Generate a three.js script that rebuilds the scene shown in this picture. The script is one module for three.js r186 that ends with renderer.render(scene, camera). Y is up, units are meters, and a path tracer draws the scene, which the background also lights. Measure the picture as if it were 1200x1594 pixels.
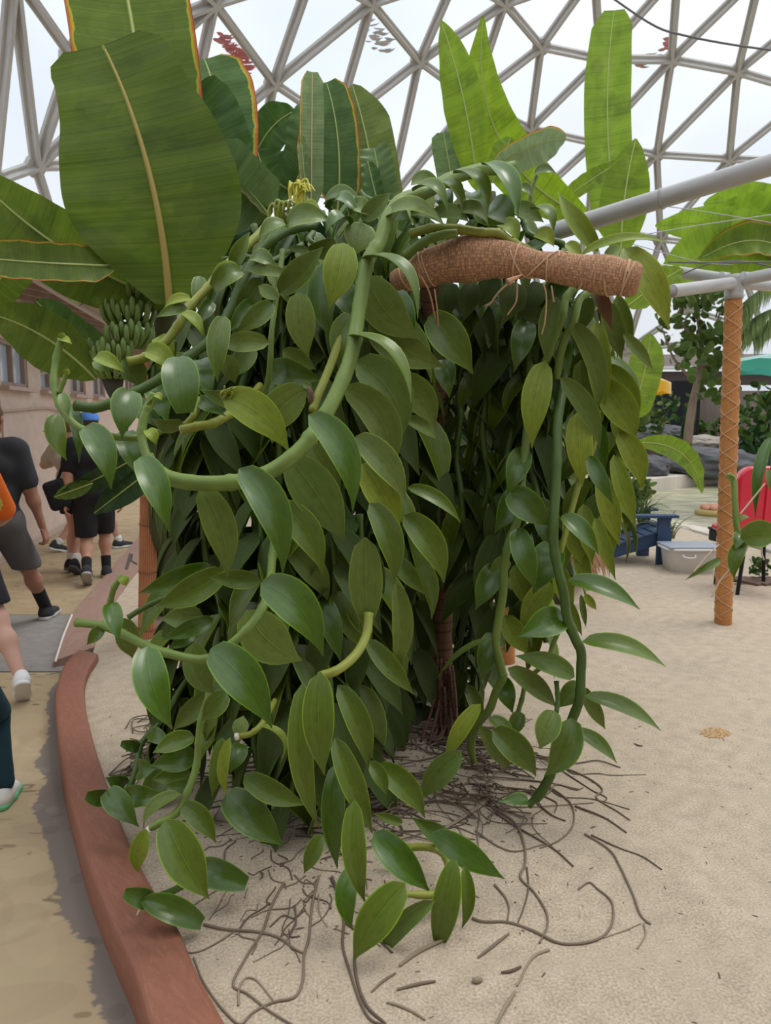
import * as THREE from 'three';
import { mergeGeometries } from 'three/addons/utils/BufferGeometryUtils.js';
import { RoundedBoxGeometry } from 'three/addons/geometries/RoundedBoxGeometry.js';
import { ImprovedNoise } from 'three/addons/math/ImprovedNoise.js';

// ---------------------------------------------------------------- camera, sky, sun, exposure
const W = 1200, H = 1594, F = 1150, PITCH = 0.1274, EYE = 1.65;
const scene = new THREE.Scene();
const camera = new THREE.PerspectiveCamera(2 * Math.atan(H / 2 / F) * 180 / Math.PI, W / H, 0.05, 200);
camera.position.set(0, EYE, 0);
camera.rotation.set(-PITCH, 0, 0);
camera.focus = 2.6;
camera.userData.fStop = 6;
camera.updateMatrixWorld(true);

const noise = new ImprovedNoise();
const N3 = (x, y, z = 0) => noise.noise(x, y, z);
const fbm = (x, y, z = 0, o = 4) => { let s = 0, a = 0.5; for (let i = 0; i < o; i++) { s += a * N3(x, y, z); x *= 2.03; y *= 2.03; z *= 2.03; a *= 0.5; } return s; };

{ // overcast sky: brighter overhead, soft cloud, slightly blue low down
  const w = 512, h = 256, data = new Float32Array(w * h * 4);
  for (let j = 0; j < h; j++) {
    const el = ((j + 0.5) / h - 0.5) * Math.PI, s = Math.max(0, Math.sin(el));
    for (let i = 0; i < w; i++) {
      const az = (i + 0.5) / w * 2 * Math.PI, c = Math.cos(el);
      const dx = c * Math.cos(az), dz = c * Math.sin(az);
      const cl = fbm(dx * 2.2 + 3, s * 3 + 1, dz * 2.2 + 7, 5);
      const b = (0.72 + 0.86 * s) * (1 + 0.30 * cl), blue = THREE.MathUtils.clamp(0.5 - cl * 1.3, 0, 1);
      const o = (j * w + i) * 4;
      data[o] = b * (1.0 - 0.15 * blue); data[o + 1] = b * (1.01 - 0.07 * blue); data[o + 2] = b * (1.03 + 0.03 * blue); data[o + 3] = 1;
    }
  }
  const sky = new THREE.DataTexture(data, w, h, THREE.RGBAFormat, THREE.FloatType);
  sky.mapping = THREE.EquirectangularReflectionMapping;
  sky.magFilter = THREE.LinearFilter; sky.minFilter = THREE.LinearFilter;
  sky.needsUpdate = true;
  scene.background = sky;
  scene.environment = sky;
}
const sun = new THREE.DirectionalLight(new THREE.Color(1.0, 0.95, 0.87), 1.15);   // the sun through thin cloud, high and behind to the right
sun.position.set(5, 13, -4.5);
sun.target.position.set(0, 0, -3);
sun.castShadow = true;
sun.shadow.radius = 40;
sun.shadow.mapSize.set(2048, 2048);
Object.assign(sun.shadow.camera, { left: -14, right: 14, top: 14, bottom: -14, near: 0.5, far: 45 });
scene.add(sun, sun.target);

const renderer = new THREE.WebGLRenderer({ antialias: true });
renderer.toneMapping = THREE.LinearToneMapping;
renderer.toneMappingExposure = 1.0;
renderer.shadowMap.enabled = true;

// ---------------------------------------------------------------- helpers
const V = (x, y, z) => new THREE.Vector3(x, y, z);
const CP = Math.cos(PITCH), SP = Math.sin(PITCH);
function P(x, y, z) {                                  // the point seen at a pixel, z metres along the camera's axis
  const cx = (x - 600) / F * z, cy = -(y - 797) / F * z;
  return V(cx, EYE + cy * CP - z * SP, -z * CP - cy * SP);
}
function G(x, y, h = 0) {                              // the point at a pixel on a level plane
  const k = -(y - 797) / F, dy = k * CP - SP, z = (h - EYE) / dy;
  return P(x, y, z);
}
function rng(seed) { let s = seed | 0; return () => { s = (s + 0x6d2b79f5) | 0; let t = Math.imul(s ^ (s >>> 15), 1 | s); t = (t + Math.imul(t ^ (t >>> 7), 61 | t)) ^ t; return ((t ^ (t >>> 14)) >>> 0) / 4294967296; }; }
const R0 = rng(11);
const rad = (d) => d * Math.PI / 180, lerp = THREE.MathUtils.lerp, clamp = THREE.MathUtils.clamp, smooth = THREE.MathUtils.smoothstep;
const C = (r, g, b) => new THREE.Color().setRGB(r, g, b);

const taken = new Map();
function numbered(name) { const n = taken.get(name) ?? 0; taken.set(name, n + 1); return n ? name + '_' + String(n).padStart(3, '0') : name; }
function dress(o) { o.castShadow = true; o.receiveShadow = true; return o; }
function thing(name, label, category, pos = V(0, 0, 0), group) {
  const o = new THREE.Group(); o.name = numbered(name); o.position.copy(pos); scene.add(o);
  o.userData = { label, category }; if (group) o.userData.group = group;
  return o;
}
const origin = (t) => { const p = V(0, 0, 0); for (let o = t; o && o !== scene; o = o.parent) p.add(o.position); return p; };
function put(t, name, geo, mat, label) {               // a part, its geometry given in world coordinates
  const p = origin(t); geo.translate(-p.x, -p.y, -p.z);
  const m = dress(new THREE.Mesh(geo, mat)); m.name = name; t.add(m);
  if (label) m.userData.label = label;
  return m;
}
function putAt(t, name, geo, mat, pos, quat, scale) {  // a part that shares its geometry with others
  const m = dress(new THREE.Mesh(geo, mat)); m.name = name; t.add(m);
  m.position.copy(pos).sub(origin(t)); if (quat) m.quaternion.copy(quat); if (scale) m.scale.copy(scale);
  return m;
}
function struct(name, geo, mat) { const m = dress(new THREE.Mesh(geo, mat)); m.name = name; m.userData.kind = 'structure'; scene.add(m); return m; }
function structGroup(name, pos = V(0, 0, 0)) { const o = new THREE.Group(); o.name = name; o.position.copy(pos); o.userData.kind = 'structure'; scene.add(o); return o; }
function single(name, geo, mat, label, category, group, pos) {
  const m = dress(new THREE.Mesh(geo, mat)); m.name = numbered(name);
  if (pos) { geo.translate(-pos.x, -pos.y, -pos.z); m.position.copy(pos); }
  m.userData = { label, category }; if (group) m.userData.group = group;
  scene.add(m); return m;
}
const clean = (g) => { const o = g.index ? g.toNonIndexed() : g.clone(); for (const k of Object.keys(o.attributes)) if (!['position', 'normal', 'uv'].includes(k)) o.deleteAttribute(k); return o; };
const merge = (list) => mergeGeometries(list.map(clean));
function build(pos, uv, idx) {
  const g = new THREE.BufferGeometry();
  g.setAttribute('position', new THREE.Float32BufferAttribute(pos, 3));
  if (uv) g.setAttribute('uv', new THREE.Float32BufferAttribute(uv, 2));
  g.setIndex(idx); g.computeVertexNormals(); return g;
}
const boxG = (w, h, d, r = 0.008) => { const g = new RoundedBoxGeometry(w, h, d, 2, Math.min(r, w / 2.1, h / 2.1, d / 2.1)); return g; };
const moved = (g, x, y, z, ry = 0, rx = 0, rz = 0) => { const m = new THREE.Matrix4().compose(V(x, y, z), new THREE.Quaternion().setFromEuler(new THREE.Euler(rx, ry, rz, 'YXZ')), V(1, 1, 1)); return g.applyMatrix4(m); };
function barG(a, b, w, h, r = 0.004) {                 // a squared bar from a to b
  const d = b.clone().sub(a), L = d.length(), g = boxG(w, h, L, r);
  const q = new THREE.Quaternion().setFromRotationMatrix(new THREE.Matrix4().lookAt(b, a, Math.abs(d.y / L) > 0.98 ? V(1, 0, 0) : V(0, 1, 0)));
  return g.applyQuaternion(q).translate((a.x + b.x) / 2, (a.y + b.y) / 2, (a.z + b.z) / 2);
}
// a tube through points; r is a number or a function of 0..1
function tubeG(pts, r, radial = 8, per = 4, uvScale = 1) {
  const curve = pts.length > 2 ? new THREE.CatmullRomCurve3(pts, false, 'centripetal') : new THREE.LineCurve3(pts[0], pts[1]);
  const n = Math.max(2, (pts.length - 1) * per), len = curve.getLength();
  const pos = [], uv = [], idx = [];
  let nrm = null, prev = null;
  for (let i = 0; i <= n; i++) {
    const t = i / n, c = curve.getPoint(t), tan = curve.getTangent(t);
    if (!nrm) { nrm = V(0, 1, 0); if (Math.abs(tan.y) > 0.9) nrm.set(1, 0, 0); nrm.addScaledVector(tan, -nrm.dot(tan)).normalize(); }
    else nrm.addScaledVector(tan, -nrm.dot(tan)).normalize();
    const bin = tan.clone().cross(nrm), rr = typeof r === 'function' ? r(t) : r;
    for (let k = 0; k <= radial; k++) {
      const a = k / radial * 2 * Math.PI, p = c.clone().addScaledVector(nrm, Math.cos(a) * rr).addScaledVector(bin, Math.sin(a) * rr);
      pos.push(p.x, p.y, p.z); uv.push(k / radial, t * len * uvScale);
    }
    prev = c;
  }
  const w = radial + 1;
  for (let i = 0; i < n; i++) for (let k = 0; k < radial; k++) { const a = i * w + k; idx.push(a, a + 1, a + w, a + 1, a + w + 1, a + w); }
  for (const [row, flip] of [[0, 1], [n, 0]]) {         // round the ends off with a flat cap
    const c = curve.getPoint(row / n), at = pos.length / 3; pos.push(c.x, c.y, c.z); uv.push(0.5, row / n * len * uvScale);
    for (let k = 0; k < radial; k++) { const a = row * w + k; flip ? idx.push(at, a + 1, a) : idx.push(at, a, a + 1); }
  }
  const g = build(pos, uv, idx);
  const nn = g.attributes.normal;                       // join the normals along the seam
  for (let i = 0; i <= n; i++) { const a = i * w, b = i * w + radial; const v = V(nn.getX(a) + nn.getX(b), nn.getY(a) + nn.getY(b), nn.getZ(a) + nn.getZ(b)).normalize(); nn.setXYZ(a, v.x, v.y, v.z); nn.setXYZ(b, v.x, v.y, v.z); }
  return g;
}
// a leaf: a thin closed shell bent along its length. up = direction its upper face looks to
function leafG({ base, tip, width, up, bow = 0.1, side = 0, fold = 0.2, twist = 0, profile, rows = 10, cols = 6, thick = 0.0016, wave = 0, waveN = 9, curl = 0, edge = 0.4, seed = 0, droop = 0, sheet = false }) {
  const d = tip.clone().sub(base), L = d.length(); d.normalize();
  const n0 = up.clone().addScaledVector(d, -up.dot(d)).normalize(), s0 = n0.clone().cross(d).normalize();
  const at = (s) => { const k = 4 * s * (1 - s), h = droop * s * s; return base.clone().addScaledVector(d, L * s).addScaledVector(n0, bow * L * k).addScaledVector(s0, side * L * k).add(V(0, -h * L, 0)); };
  const pos = [], uv = [], idx = [], cw = cols + 1, per = (rows + 1) * cw;
  const shell = [[], []];
  for (let i = 0; i <= rows; i++) {
    const s = i / rows, c = at(s), t = at(Math.min(1, s + 0.02)).sub(at(Math.max(0, s - 0.02))).normalize();
    let n = n0.clone().addScaledVector(t, -n0.dot(t)).normalize(), b = n.clone().cross(t).normalize();
    if (twist) { n.applyAxisAngle(t, twist * s); b.applyAxisAngle(t, twist * s); }
    const w = width * profile(s) / 2;
    for (let k = 0; k < cw; k++) {
      const u0 = k / cols * 2 - 1, u = Math.sign(u0) * Math.pow(Math.abs(u0), 0.8), a = Math.abs(u), fa = fold * (1 - curl * s);
      const lift = fa * w * Math.pow(a, 1.4) + wave * Math.sin(s * waveN * 6.28 + (u > 0 ? 1.3 : 0) + seed) * a * a;
      const across = w * u * Math.sqrt(Math.max(0.1, 1 - fa * fa * 0.5));
      const p = c.clone().addScaledVector(b, across).addScaledVector(n, lift), h = thick * (1 - edge * a) * (i === 0 || i === rows ? 0.4 : 1) / 2;
      shell[0].push(p.clone().addScaledVector(n, h)); shell[1].push(p.clone().addScaledVector(n, -h));
    }
  }
  if (sheet) {                                          // one thin skin, for blades that light shines through
    shell[0].forEach((p, j) => { const q = shell[1][j]; pos.push((p.x + q.x) / 2, (p.y + q.y) / 2, (p.z + q.z) / 2); { const u0 = (j % cw) / cols * 2 - 1; uv.push(0.5 + 0.5 * Math.sign(u0) * Math.pow(Math.abs(u0), 0.8), Math.floor(j / cw) / rows); } });
    for (let i = 0; i < rows; i++) for (let k = 0; k < cols; k++) { const a = i * cw + k; idx.push(a, a + cw, a + 1, a + 1, a + cw, a + cw + 1); }
    return build(pos, uv, idx);
  }
  for (const list of shell) list.forEach((p, j) => { pos.push(p.x, p.y, p.z); { const u0 = (j % cw) / cols * 2 - 1; uv.push(0.5 + 0.5 * Math.sign(u0) * Math.pow(Math.abs(u0), 0.8), Math.floor(j / cw) / rows); } });
  for (let i = 0; i < rows; i++) for (let k = 0; k < cols; k++) {
    const a = i * cw + k, q = a + per;
    idx.push(a, a + cw, a + 1, a + 1, a + cw, a + cw + 1, q, q + 1, q + cw, q + 1, q + cw + 1, q + cw);
  }
  for (let i = 0; i < rows; i++) for (const [k, f] of [[0, 0], [cols, 1]]) {
    const a = i * cw + k, b = a + cw;
    f ? idx.push(a, b, a + per, b, b + per, a + per) : idx.push(a, a + per, b, b, a + per, b + per);
  }
  return build(pos, uv, idx);
}
const vanillaProfile = (s) => Math.max(0.03, Math.pow(Math.max(0, Math.sin(Math.PI * Math.pow(clamp(s, 0, 1), 0.77))), lerp(0.55, 1.2, s)));
const bluntProfile = (s) => s > 0.96 ? 0.45 : Math.max(0.1, Math.pow(Math.sin(Math.PI * (0.03 + 0.87 * Math.pow(s, 0.85))), 0.7));

// canvases and textures
function canvasTex(w, h, draw, srgb = true, repeat) {
  const c = document.createElement('canvas'); c.width = w; c.height = h;
  const x = c.getContext('2d'); draw(x, w, h);
  const t = new THREE.CanvasTexture(c); t.wrapS = t.wrapT = THREE.RepeatWrapping; t.magFilter = THREE.LinearFilter; t.anisotropy = 4;
  if (srgb) t.colorSpace = THREE.SRGBColorSpace;
  if (repeat) t.repeat.set(...repeat);
  return t;
}
function noiseTex(n, fn, srgb = false) {                // grey or colour tile from a function of x, y in 0..1
  const d = new Uint8Array(n * n * 4);
  for (let j = 0; j < n; j++) for (let i = 0; i < n; i++) { const v = fn(i / n, j / n), o = (j * n + i) * 4, a = Array.isArray(v) ? v : [v, v, v]; for (let k = 0; k < 3; k++) d[o + k] = clamp(a[k] * 255, 0, 255); d[o + 3] = 255; }
  const t = new THREE.DataTexture(d, n, n); t.wrapS = t.wrapT = THREE.RepeatWrapping; t.magFilter = THREE.LinearFilter; t.needsUpdate = true;
  if (srgb) t.colorSpace = THREE.SRGBColorSpace;
  return t;
}
const mixA = (a, b, t) => Array.isArray(a) ? a.map((v, i) => lerp(v, b[i], t)) : lerp(a, b, t);
const tile = (f) => (x, y) => { const bx = smooth(x, 0.8, 1), by = smooth(y, 0.8, 1); return mixA(mixA(f(x, y), f(x - 1, y), bx), mixA(f(x, y - 1), f(x - 1, y - 1), bx), by); };
const std = (o) => new THREE.MeshStandardMaterial({ side: THREE.DoubleSide, ...o });
const phys = (o) => new THREE.MeshPhysicalMaterial({ side: THREE.DoubleSide, ...o });

// ---------------------------------------------------------------- materials
const leafMapOf = (rim) => canvasTex(128, 512, (x, w, h) => {      // pale rim, fine long veins, faint mottling; multiplied by the leaf colour
  x.fillStyle = 'rgb(168,170,160)'; x.fillRect(0, 0, w, h);
  const r = rng(5);
  for (let i = 0; i < 90; i++) { x.fillStyle = `rgba(${r() < 0.5 ? '205,212,185' : '120,130,108'},${0.05 + r() * 0.10})`; x.fillRect(r() * w, 0, 0.6 + r() * 2.4, h); }
  for (let i = 0; i < 260; i++) { x.fillStyle = `rgba(${r() < 0.6 ? '215,212,160' : '100,110,80'},${0.03 + r() * 0.07})`; x.beginPath(); x.ellipse(r() * w, r() * h, 2 + r() * 9, 4 + r() * 30, 0, 0, 7); x.fill(); }
  x.fillStyle = 'rgba(215,225,180,0.35)'; x.fillRect(w / 2 - 2, 0, 4, h);
  x.fillStyle = 'rgba(70,80,50,0.3)'; x.fillRect(w / 2 - 5, 0, 3, h);
  for (const e of [0, 1]) { const g = x.createLinearGradient(e ? w : 0, 0, e ? w - 6 : 6, 0); g.addColorStop(0, 'rgba(255,255,225,1)'); g.addColorStop(0.5, 'rgba(245,250,200,0.95)'); g.addColorStop(1, 'rgba(225,232,180,0)'); x.globalAlpha = rim; x.fillStyle = g; x.fillRect(e ? w - 6 : 0, 0, 6, h); }
});
const leafMap = leafMapOf(1), leafMapSoft = leafMapOf(0.45);
const leafBump = noiseTex(128, tile((x, y) => 0.5 + 0.35 * fbm(x * 26, y * 5, 2, 3)));
const vanilla = (r, g, b, rough, coat = 0) => phys({ color: C(r * 2.45, g * 2.45, b * 2.45), roughness: rough, map: coat > 0.08 ? leafMap : leafMapSoft, bumpMap: leafBump, bumpScale: 0.0006, clearcoat: coat, clearcoatRoughness: 0.22, specularIntensity: 0.8 });
const LEAF = [
  vanilla(0.092, 0.146, 0.011, 0.42, 0.2),   // 0 mid green
  vanilla(0.058, 0.122, 0.006, 0.34, 0.3),   // 1 deep glossy green
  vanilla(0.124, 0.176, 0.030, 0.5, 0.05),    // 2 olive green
  vanilla(0.205, 0.268, 0.026, 0.5),          // 3 yellow green; also backlight put into the colour of the right drapes
  vanilla(0.140, 0.205, 0.050, 0.45, 0.1),    // 4 pale grey green, sky light put into the colour
  std({ color: C(0.40, 0.18, 0.09), roughness: 0.85, map: leafMap }),  // 5 dry brown
  vanilla(0.042, 0.072, 0.006, 0.66),          // 6 dull green, shade inside the tangle put into the colour
];
const stemTex = noiseTex(128, tile((x, y) => 0.78 + 0.3 * fbm(x * 5, y * 3, 1, 4)));
const STEM = std({ color: C(0.20, 0.30, 0.05), roughness: 0.5, map: stemTex, bumpMap: stemTex, bumpScale: 0.001 });
const STEM_YELLOW = std({ color: C(0.34, 0.38, 0.05), roughness: 0.5, map: stemTex });
const STEM_DARK = std({ color: C(0.085, 0.16, 0.022), roughness: 0.5, map: stemTex });
const CUT = std({ color: C(0.62, 0.52, 0.38), roughness: 0.9 });

// ================================================================ the setting
// ---- sand bed
const SAND = 0.13, KERB = 0.155;
const kOut = [[262, 1660], [232, 1594], [210, 1516], [174, 1435], [141, 1354], [117, 1273], [97, 1192], [87, 1112], [87, 1071], [101, 1031], [121, 1011]].map(([x, y]) => G(x, y, KERB));
const kIn = [[396, 1670], [354, 1594], [307, 1508], [276, 1437], [240, 1382], [202, 1310], [164, 1209], [144, 1144], [134, 1100], [132, 1063], [138, 1043], [153, 1018]].map(([x, y]) => G(x, y, KERB));
for (const k of [kOut, kIn]) { const a = k[0], b = k[1]; k.unshift(a.clone().add(a.clone().sub(b).multiplyScalar(4))); }   // on towards the photographer
const cOut = new THREE.CatmullRomCurve3(kOut, false, 'centripetal'), cIn = new THREE.CatmullRomCurve3(kIn, false, 'centripetal');
const stripL = [[84, 1032], [98, 990], [113, 957], [135, 930], [165, 897], [205, 850], [243, 808]].map(([x, y]) => G(x, y, 0.03));
const stripR = [[150, 1022], [178, 972], [212, 920], [245, 878], [275, 845], [300, 815], [325, 788]].map(([x, y]) => G(x, y, 0.03));
const cL = new THREE.CatmullRomCurve3(stripL), cR = new THREE.CatmullRomCurve3(stripR);
const edgeLine = [];                                   // middle of kerb and strip, from near to far: the border of the sand
for (let i = 0; i <= 40; i++) edgeLine.push(cOut.getPointAt(i / 40).lerp(cIn.getPointAt(i / 40), 0.6));
for (let i = 1; i <= 14; i++) edgeLine.push(cL.getPointAt(i / 14).lerp(cR.getPointAt(i / 14), 0.85));
edgeLine.push(V(-3.6, 0, -16), V(-4, 0, -24));
const edgeX = (z) => { for (let i = 1; i < edgeLine.length; i++) { const a = edgeLine[i - 1], b = edgeLine[i]; if (z <= a.z && z >= b.z) return lerp(a.x, b.x, (z - a.z) / (b.z - a.z || 1)); } return z > edgeLine[0].z ? edgeLine[0].x : -4; };
const heart = G(640, 1190, SAND);                      // the foot of the vine
function sandH(x, z) {
  const dx = x - heart.x, dz = z - heart.z, mound = 0.07 * Math.exp(-(dx * dx + dz * dz) / 0.55);
  const q = z * 0.9 + x * 0.55 + 0.5 * N3(x * 0.7, z * 0.7, 3);
  const ripple = 0.02 * Math.pow(Math.abs(Math.sin(q * 2.1)), 3) * smooth(x, 0.3, 1.4);
  const ridge = 0.028 * Math.exp(-Math.pow((x - 0.95 - 0.25 * (z + 2.4)) / 0.16, 2)) * smooth(z, -3.0, -2.3);
  return SAND + mound + ripple + ridge + 0.018 * fbm(x * 1.3, z * 1.3, 9, 4) + 0.004 * N3(x * 9, z * 9, 4) - 0.02 * smooth(edgeX(z) + 0.35 - x, 0, 0.3);
}
const sandMap = noiseTex(512, tile((x, y) => { const v = 0.86 + 0.12 * fbm(x * 12, y * 12, 1, 5) + 0.16 * (N3(x * 120, y * 120, 2)); return [v, v * 0.985, v * 0.96]; }), true);
const sandBump = noiseTex(512, tile((x, y) => 0.5 + 0.5 * fbm(x * 80, y * 80, 5, 3)));
const SANDM = std({ color: C(0.655, 0.552, 0.43), roughness: 0.95, map: sandMap, bumpMap: sandBump, bumpScale: 0.0022 });
const poolShape = [[940, 812], [1062, 826], [1110, 838], [1160, 850], [1290, 885], [1500, 900]].map(([x, y]) => G(x, y, 0.12));
const poolFar = [[930, 762], [1000, 756], [1060, 748], [1130, 742], [1220, 738], [1400, 742]].map(([x, y]) => G(x, y, 0.12));
const nearPool = new THREE.CatmullRomCurve3(poolShape), farPool = new THREE.CatmullRomCurve3(poolFar);
const poolPoly = [...nearPool.getPoints(40), ...farPool.getPoints(40).reverse()];
const inPool = (x, z) => { let c = false; for (let i = 0, j = poolPoly.length - 1; i < poolPoly.length; j = i++) { const a = poolPoly[i], b = poolPoly[j]; if ((a.z > z) !== (b.z > z) && x < (b.x - a.x) * (z - a.z) / (b.z - a.z) + a.x) c = !c; } return c; };
{
  const zs = [], us = [], pos = [], uv = [], idx = [];
  for (let z = 0.4; z > -26; z -= z > -5.2 ? 0.03 : z > -9 ? 0.08 : 0.2) zs.push(z);
  for (let u = 0; u < 18; u += u < 3.6 ? 0.03 : 0.08 + (u - 3.6) * 0.03) us.push(u);
  for (const z of zs) { const e = edgeX(z); for (const u of us) { const x = e + u; pos.push(x, sandH(x, z), z); uv.push(x / 0.9, z / 0.9); } }
  const w = us.length;
  for (let j = 0; j < zs.length - 1; j++) for (let i = 0; i < w - 1; i++) {
    const z = (zs[j] + zs[j + 1]) / 2, x = edgeX(z) + (us[i] + us[i + 1]) / 2;
    if (z < -8 && inPool(x, z)) continue;
    const a = j * w + i; idx.push(a, a + 1, a + w, a + 1, a + w + 1, a + w);
  }
  struct('floor', build(pos, uv, idx), SANDM);
}

// ---- kerb: a rust red painted concrete edging
const concBump = noiseTex(256, tile((x, y) => 0.5 + 0.45 * fbm(x * 24, y * 24, 3, 4)));
const kerbMap = canvasTex(512, 512, (x, w, h) => {
  x.fillStyle = 'rgb(142,91,70)'; x.fillRect(0, 0, w, h); const r = rng(3);
  for (let i = 0; i < 900; i++) { x.fillStyle = `rgba(${r() < 0.5 ? '185,130,105' : '105,62,48'},${0.03 + 0.07 * r()})`; x.beginPath(); x.ellipse(r() * w, r() * h, 3 + r() * 26, 2 + r() * 14, r() * 3, 0, 7); x.fill(); }
  for (let i = 0; i < 140; i++) { x.fillStyle = `rgba(225,205,180,${0.25 + 0.5 * r()})`; x.fillRect(r() * w, r() * h, 1 + r() * 2, 1 + r() * 2); }
});
{
  const n = 90, ring = 12, pos = [], uv = [], idx = [];
  const prof = [[0, -0.06], [0, 0.35], [0, 0.8], [0.012, 0.93], [0.05, 0.99], [0.15, 1], [0.5, 1.02], [0.85, 1], [0.95, 0.99], [0.988, 0.93], [1, 0.8], [1, -0.06]];
  for (let i = 0; i <= n; i++) {
    const o = cOut.getPointAt(i / n), k = cIn.getPointAt(i / n);
    prof.forEach(([u, v], j) => { const p = o.clone().lerp(k, u); pos.push(p.x, v * KERB, p.z); uv.push(j / 5, i / n * 6); });
  }
  for (let i = 0; i < n; i++) for (let j = 0; j < ring - 1; j++) { const a = i * ring + j; idx.push(a, a + 1, a + ring, a + 1, a + ring + 1, a + ring); }
  for (const [r, f] of [[0, 1], [n, 0]]) for (let j = 1; j < ring - 1; j++) { const a = r * ring; f ? idx.push(a, a + j + 1, a + j) : idx.push(a, a + j, a + j + 1); }
  struct('trim_1', build(pos, uv, idx), std({ map: kerbMap, roughness: 0.62, bumpMap: concBump, bumpScale: 0.002 }));
}
// ---- the flat band that carries the edging on past the bend
const bandMap = canvasTex(512, 512, (x, w, h) => {
  x.fillStyle = 'rgb(158,126,112)'; x.fillRect(0, 0, w, h); const r = rng(8);
  for (let i = 0; i < 700; i++) { x.fillStyle = `rgba(${r() < 0.5 ? '190,165,148' : '115,88,78'},${0.03 + 0.08 * r()})`; x.beginPath(); x.ellipse(r() * w, r() * h, 4 + r() * 40, 2 + r() * 12, r() * 3, 0, 7); x.fill(); }
});
{
  const n = 40, pos = [], uv = [], idx = [];
  for (let i = 0; i <= n; i++) {
    const a = cL.getPointAt(i / n), b = cR.getPointAt(i / n);
    for (const [p, y] of [[a, -0.02], [a, 0.045], [b, 0.10], [b, -0.02]]) { pos.push(p.x, y, p.z); uv.push(p.x, p.z); }
  }
  for (let i = 0; i < n; i++) for (let j = 0; j < 3; j++) { const a = i * 4 + j; idx.push(a, a + 1, a + 4, a + 1, a + 5, a + 4); }
  idx.push(0, 2, 1, 0, 3, 2);
  const g = build(pos, uv, idx).toNonIndexed(); g.computeVertexNormals();
  struct('trim_2', g, std({ map: bandMap, roughness: 0.8, bumpMap: concBump, bumpScale: 0.003 }));
  const line = [[86, 1030], [98, 992], [112, 957]].map(([x, y]) => G(x, y, 0.045));
  struct('trim_3', tubeG(line, 0.009, 6, 6), std({ color: C(0.72, 0.66, 0.60), roughness: 0.8 }));
}
// ---- walkway: worn tan coating with the grey concrete showing along the kerb
const patch = [[60, 990], [84, 1032], [90, 1060], [78, 1075], [72, 1105], [76, 1120], [75, 1150], [58, 1180], [52, 1190], [66, 1200], [72, 1218], [60, 1232], [52, 1258], [62, 1290], [75, 1320], [84, 1350], [86, 1392], [92, 1410], [100, 1432], [112, 1452], [132, 1462], [146, 1470], [142, 1500], [140, 1530], [146, 1560], [158, 1580], [164, 1600], [220, 1680], [300, 1660], [240, 1600], [190, 1500], [150, 1400], [125, 1280], [105, 1100], [120, 1000]];
const WX = -5, WW = 5.4, WZ = -9.6, WD = 9.8;            // the walkway's map covers this rectangle of ground
const walkMap = canvasTex(1024, 2048, (x, w, h) => {
  const at = (p) => [(p.x - WX) / WW * w, (1 - (p.z - WZ) / WD) * h];
  x.fillStyle = 'rgb(172,152,120)'; x.fillRect(0, 0, w, h); const r = rng(21);
  for (let i = 0; i < 2600; i++) { x.fillStyle = `rgba(${['205,188,155', '128,112,84', '150,128,98', '190,170,128'][i % 4]},${0.05 + 0.13 * r()})`; x.beginPath(); x.ellipse(r() * w, r() * h, 4 + r() * 46, 3 + r() * 22, r() * 3, 0, 7); x.fill(); }
  for (let i = 0; i < 5200; i++) { const px = r() * w, py = r() * h; if (fbm(px / 90, py / 90, 4, 3) < 0.02) continue; x.fillStyle = `rgba(84,68,50,${0.15 + 0.4 * r()})`; x.beginPath(); x.ellipse(px, py, 1 + r() * 7, 0.7 + r() * 2.2, 0.25 * (r() - 0.5), 0, 7); x.fill(); }
  x.save(); x.beginPath();                               // the bare strip, its border roughened
  patch.forEach(([px, py], i) => { const [a, b] = at(G(px, py, 0)); const q = patch[(i + 1) % patch.length], [c, d] = at(G(q[0], q[1], 0)); for (let k = 0; k < 8; k++) { const t = k / 8; x.lineTo(lerp(a, c, t) + (r() - 0.5) * 5, lerp(b, d, t) + (r() - 0.5) * 5); } });
  x.closePath(); x.clip();
  x.fillStyle = 'rgb(122,112,102)'; x.fillRect(0, 0, w, h);
  for (let i = 0; i < 5000; i++) { x.fillStyle = `rgba(${r() < 0.5 ? '165,155,142' : '70,62,54'},${0.05 + 0.16 * r()})`; x.beginPath(); x.ellipse(r() * w, r() * h, 1 + r() * 9, 1 + r() * 6, r() * 3, 0, 7); x.fill(); }
  x.restore();
});
const walkRough = canvasTex(256, 256, (x, w, h) => { x.fillStyle = 'rgb(200,200,200)'; x.fillRect(0, 0, w, h); }, false);
const floorPoly = (pts, y0, y1, uvf) => {                 // a slab on the ground from an outline in plan
  const s = new THREE.Shape(pts.map((p) => new THREE.Vector2(p.x, -p.z)));
  const g = new THREE.ExtrudeGeometry(s, { depth: y1 - y0, bevelEnabled: false }); g.rotateX(-Math.PI / 2); g.translate(0, y0, 0);
  const a = g.attributes.position, u = g.attributes.uv; for (let i = 0; i < a.count; i++) { const [p, q] = uvf(a.getX(i), a.getZ(i)); u.setXY(i, p, q); }
  return g;
};
const walkUV = (x, z) => [(x - WX) / WW, (z - WZ) / WD];
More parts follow.
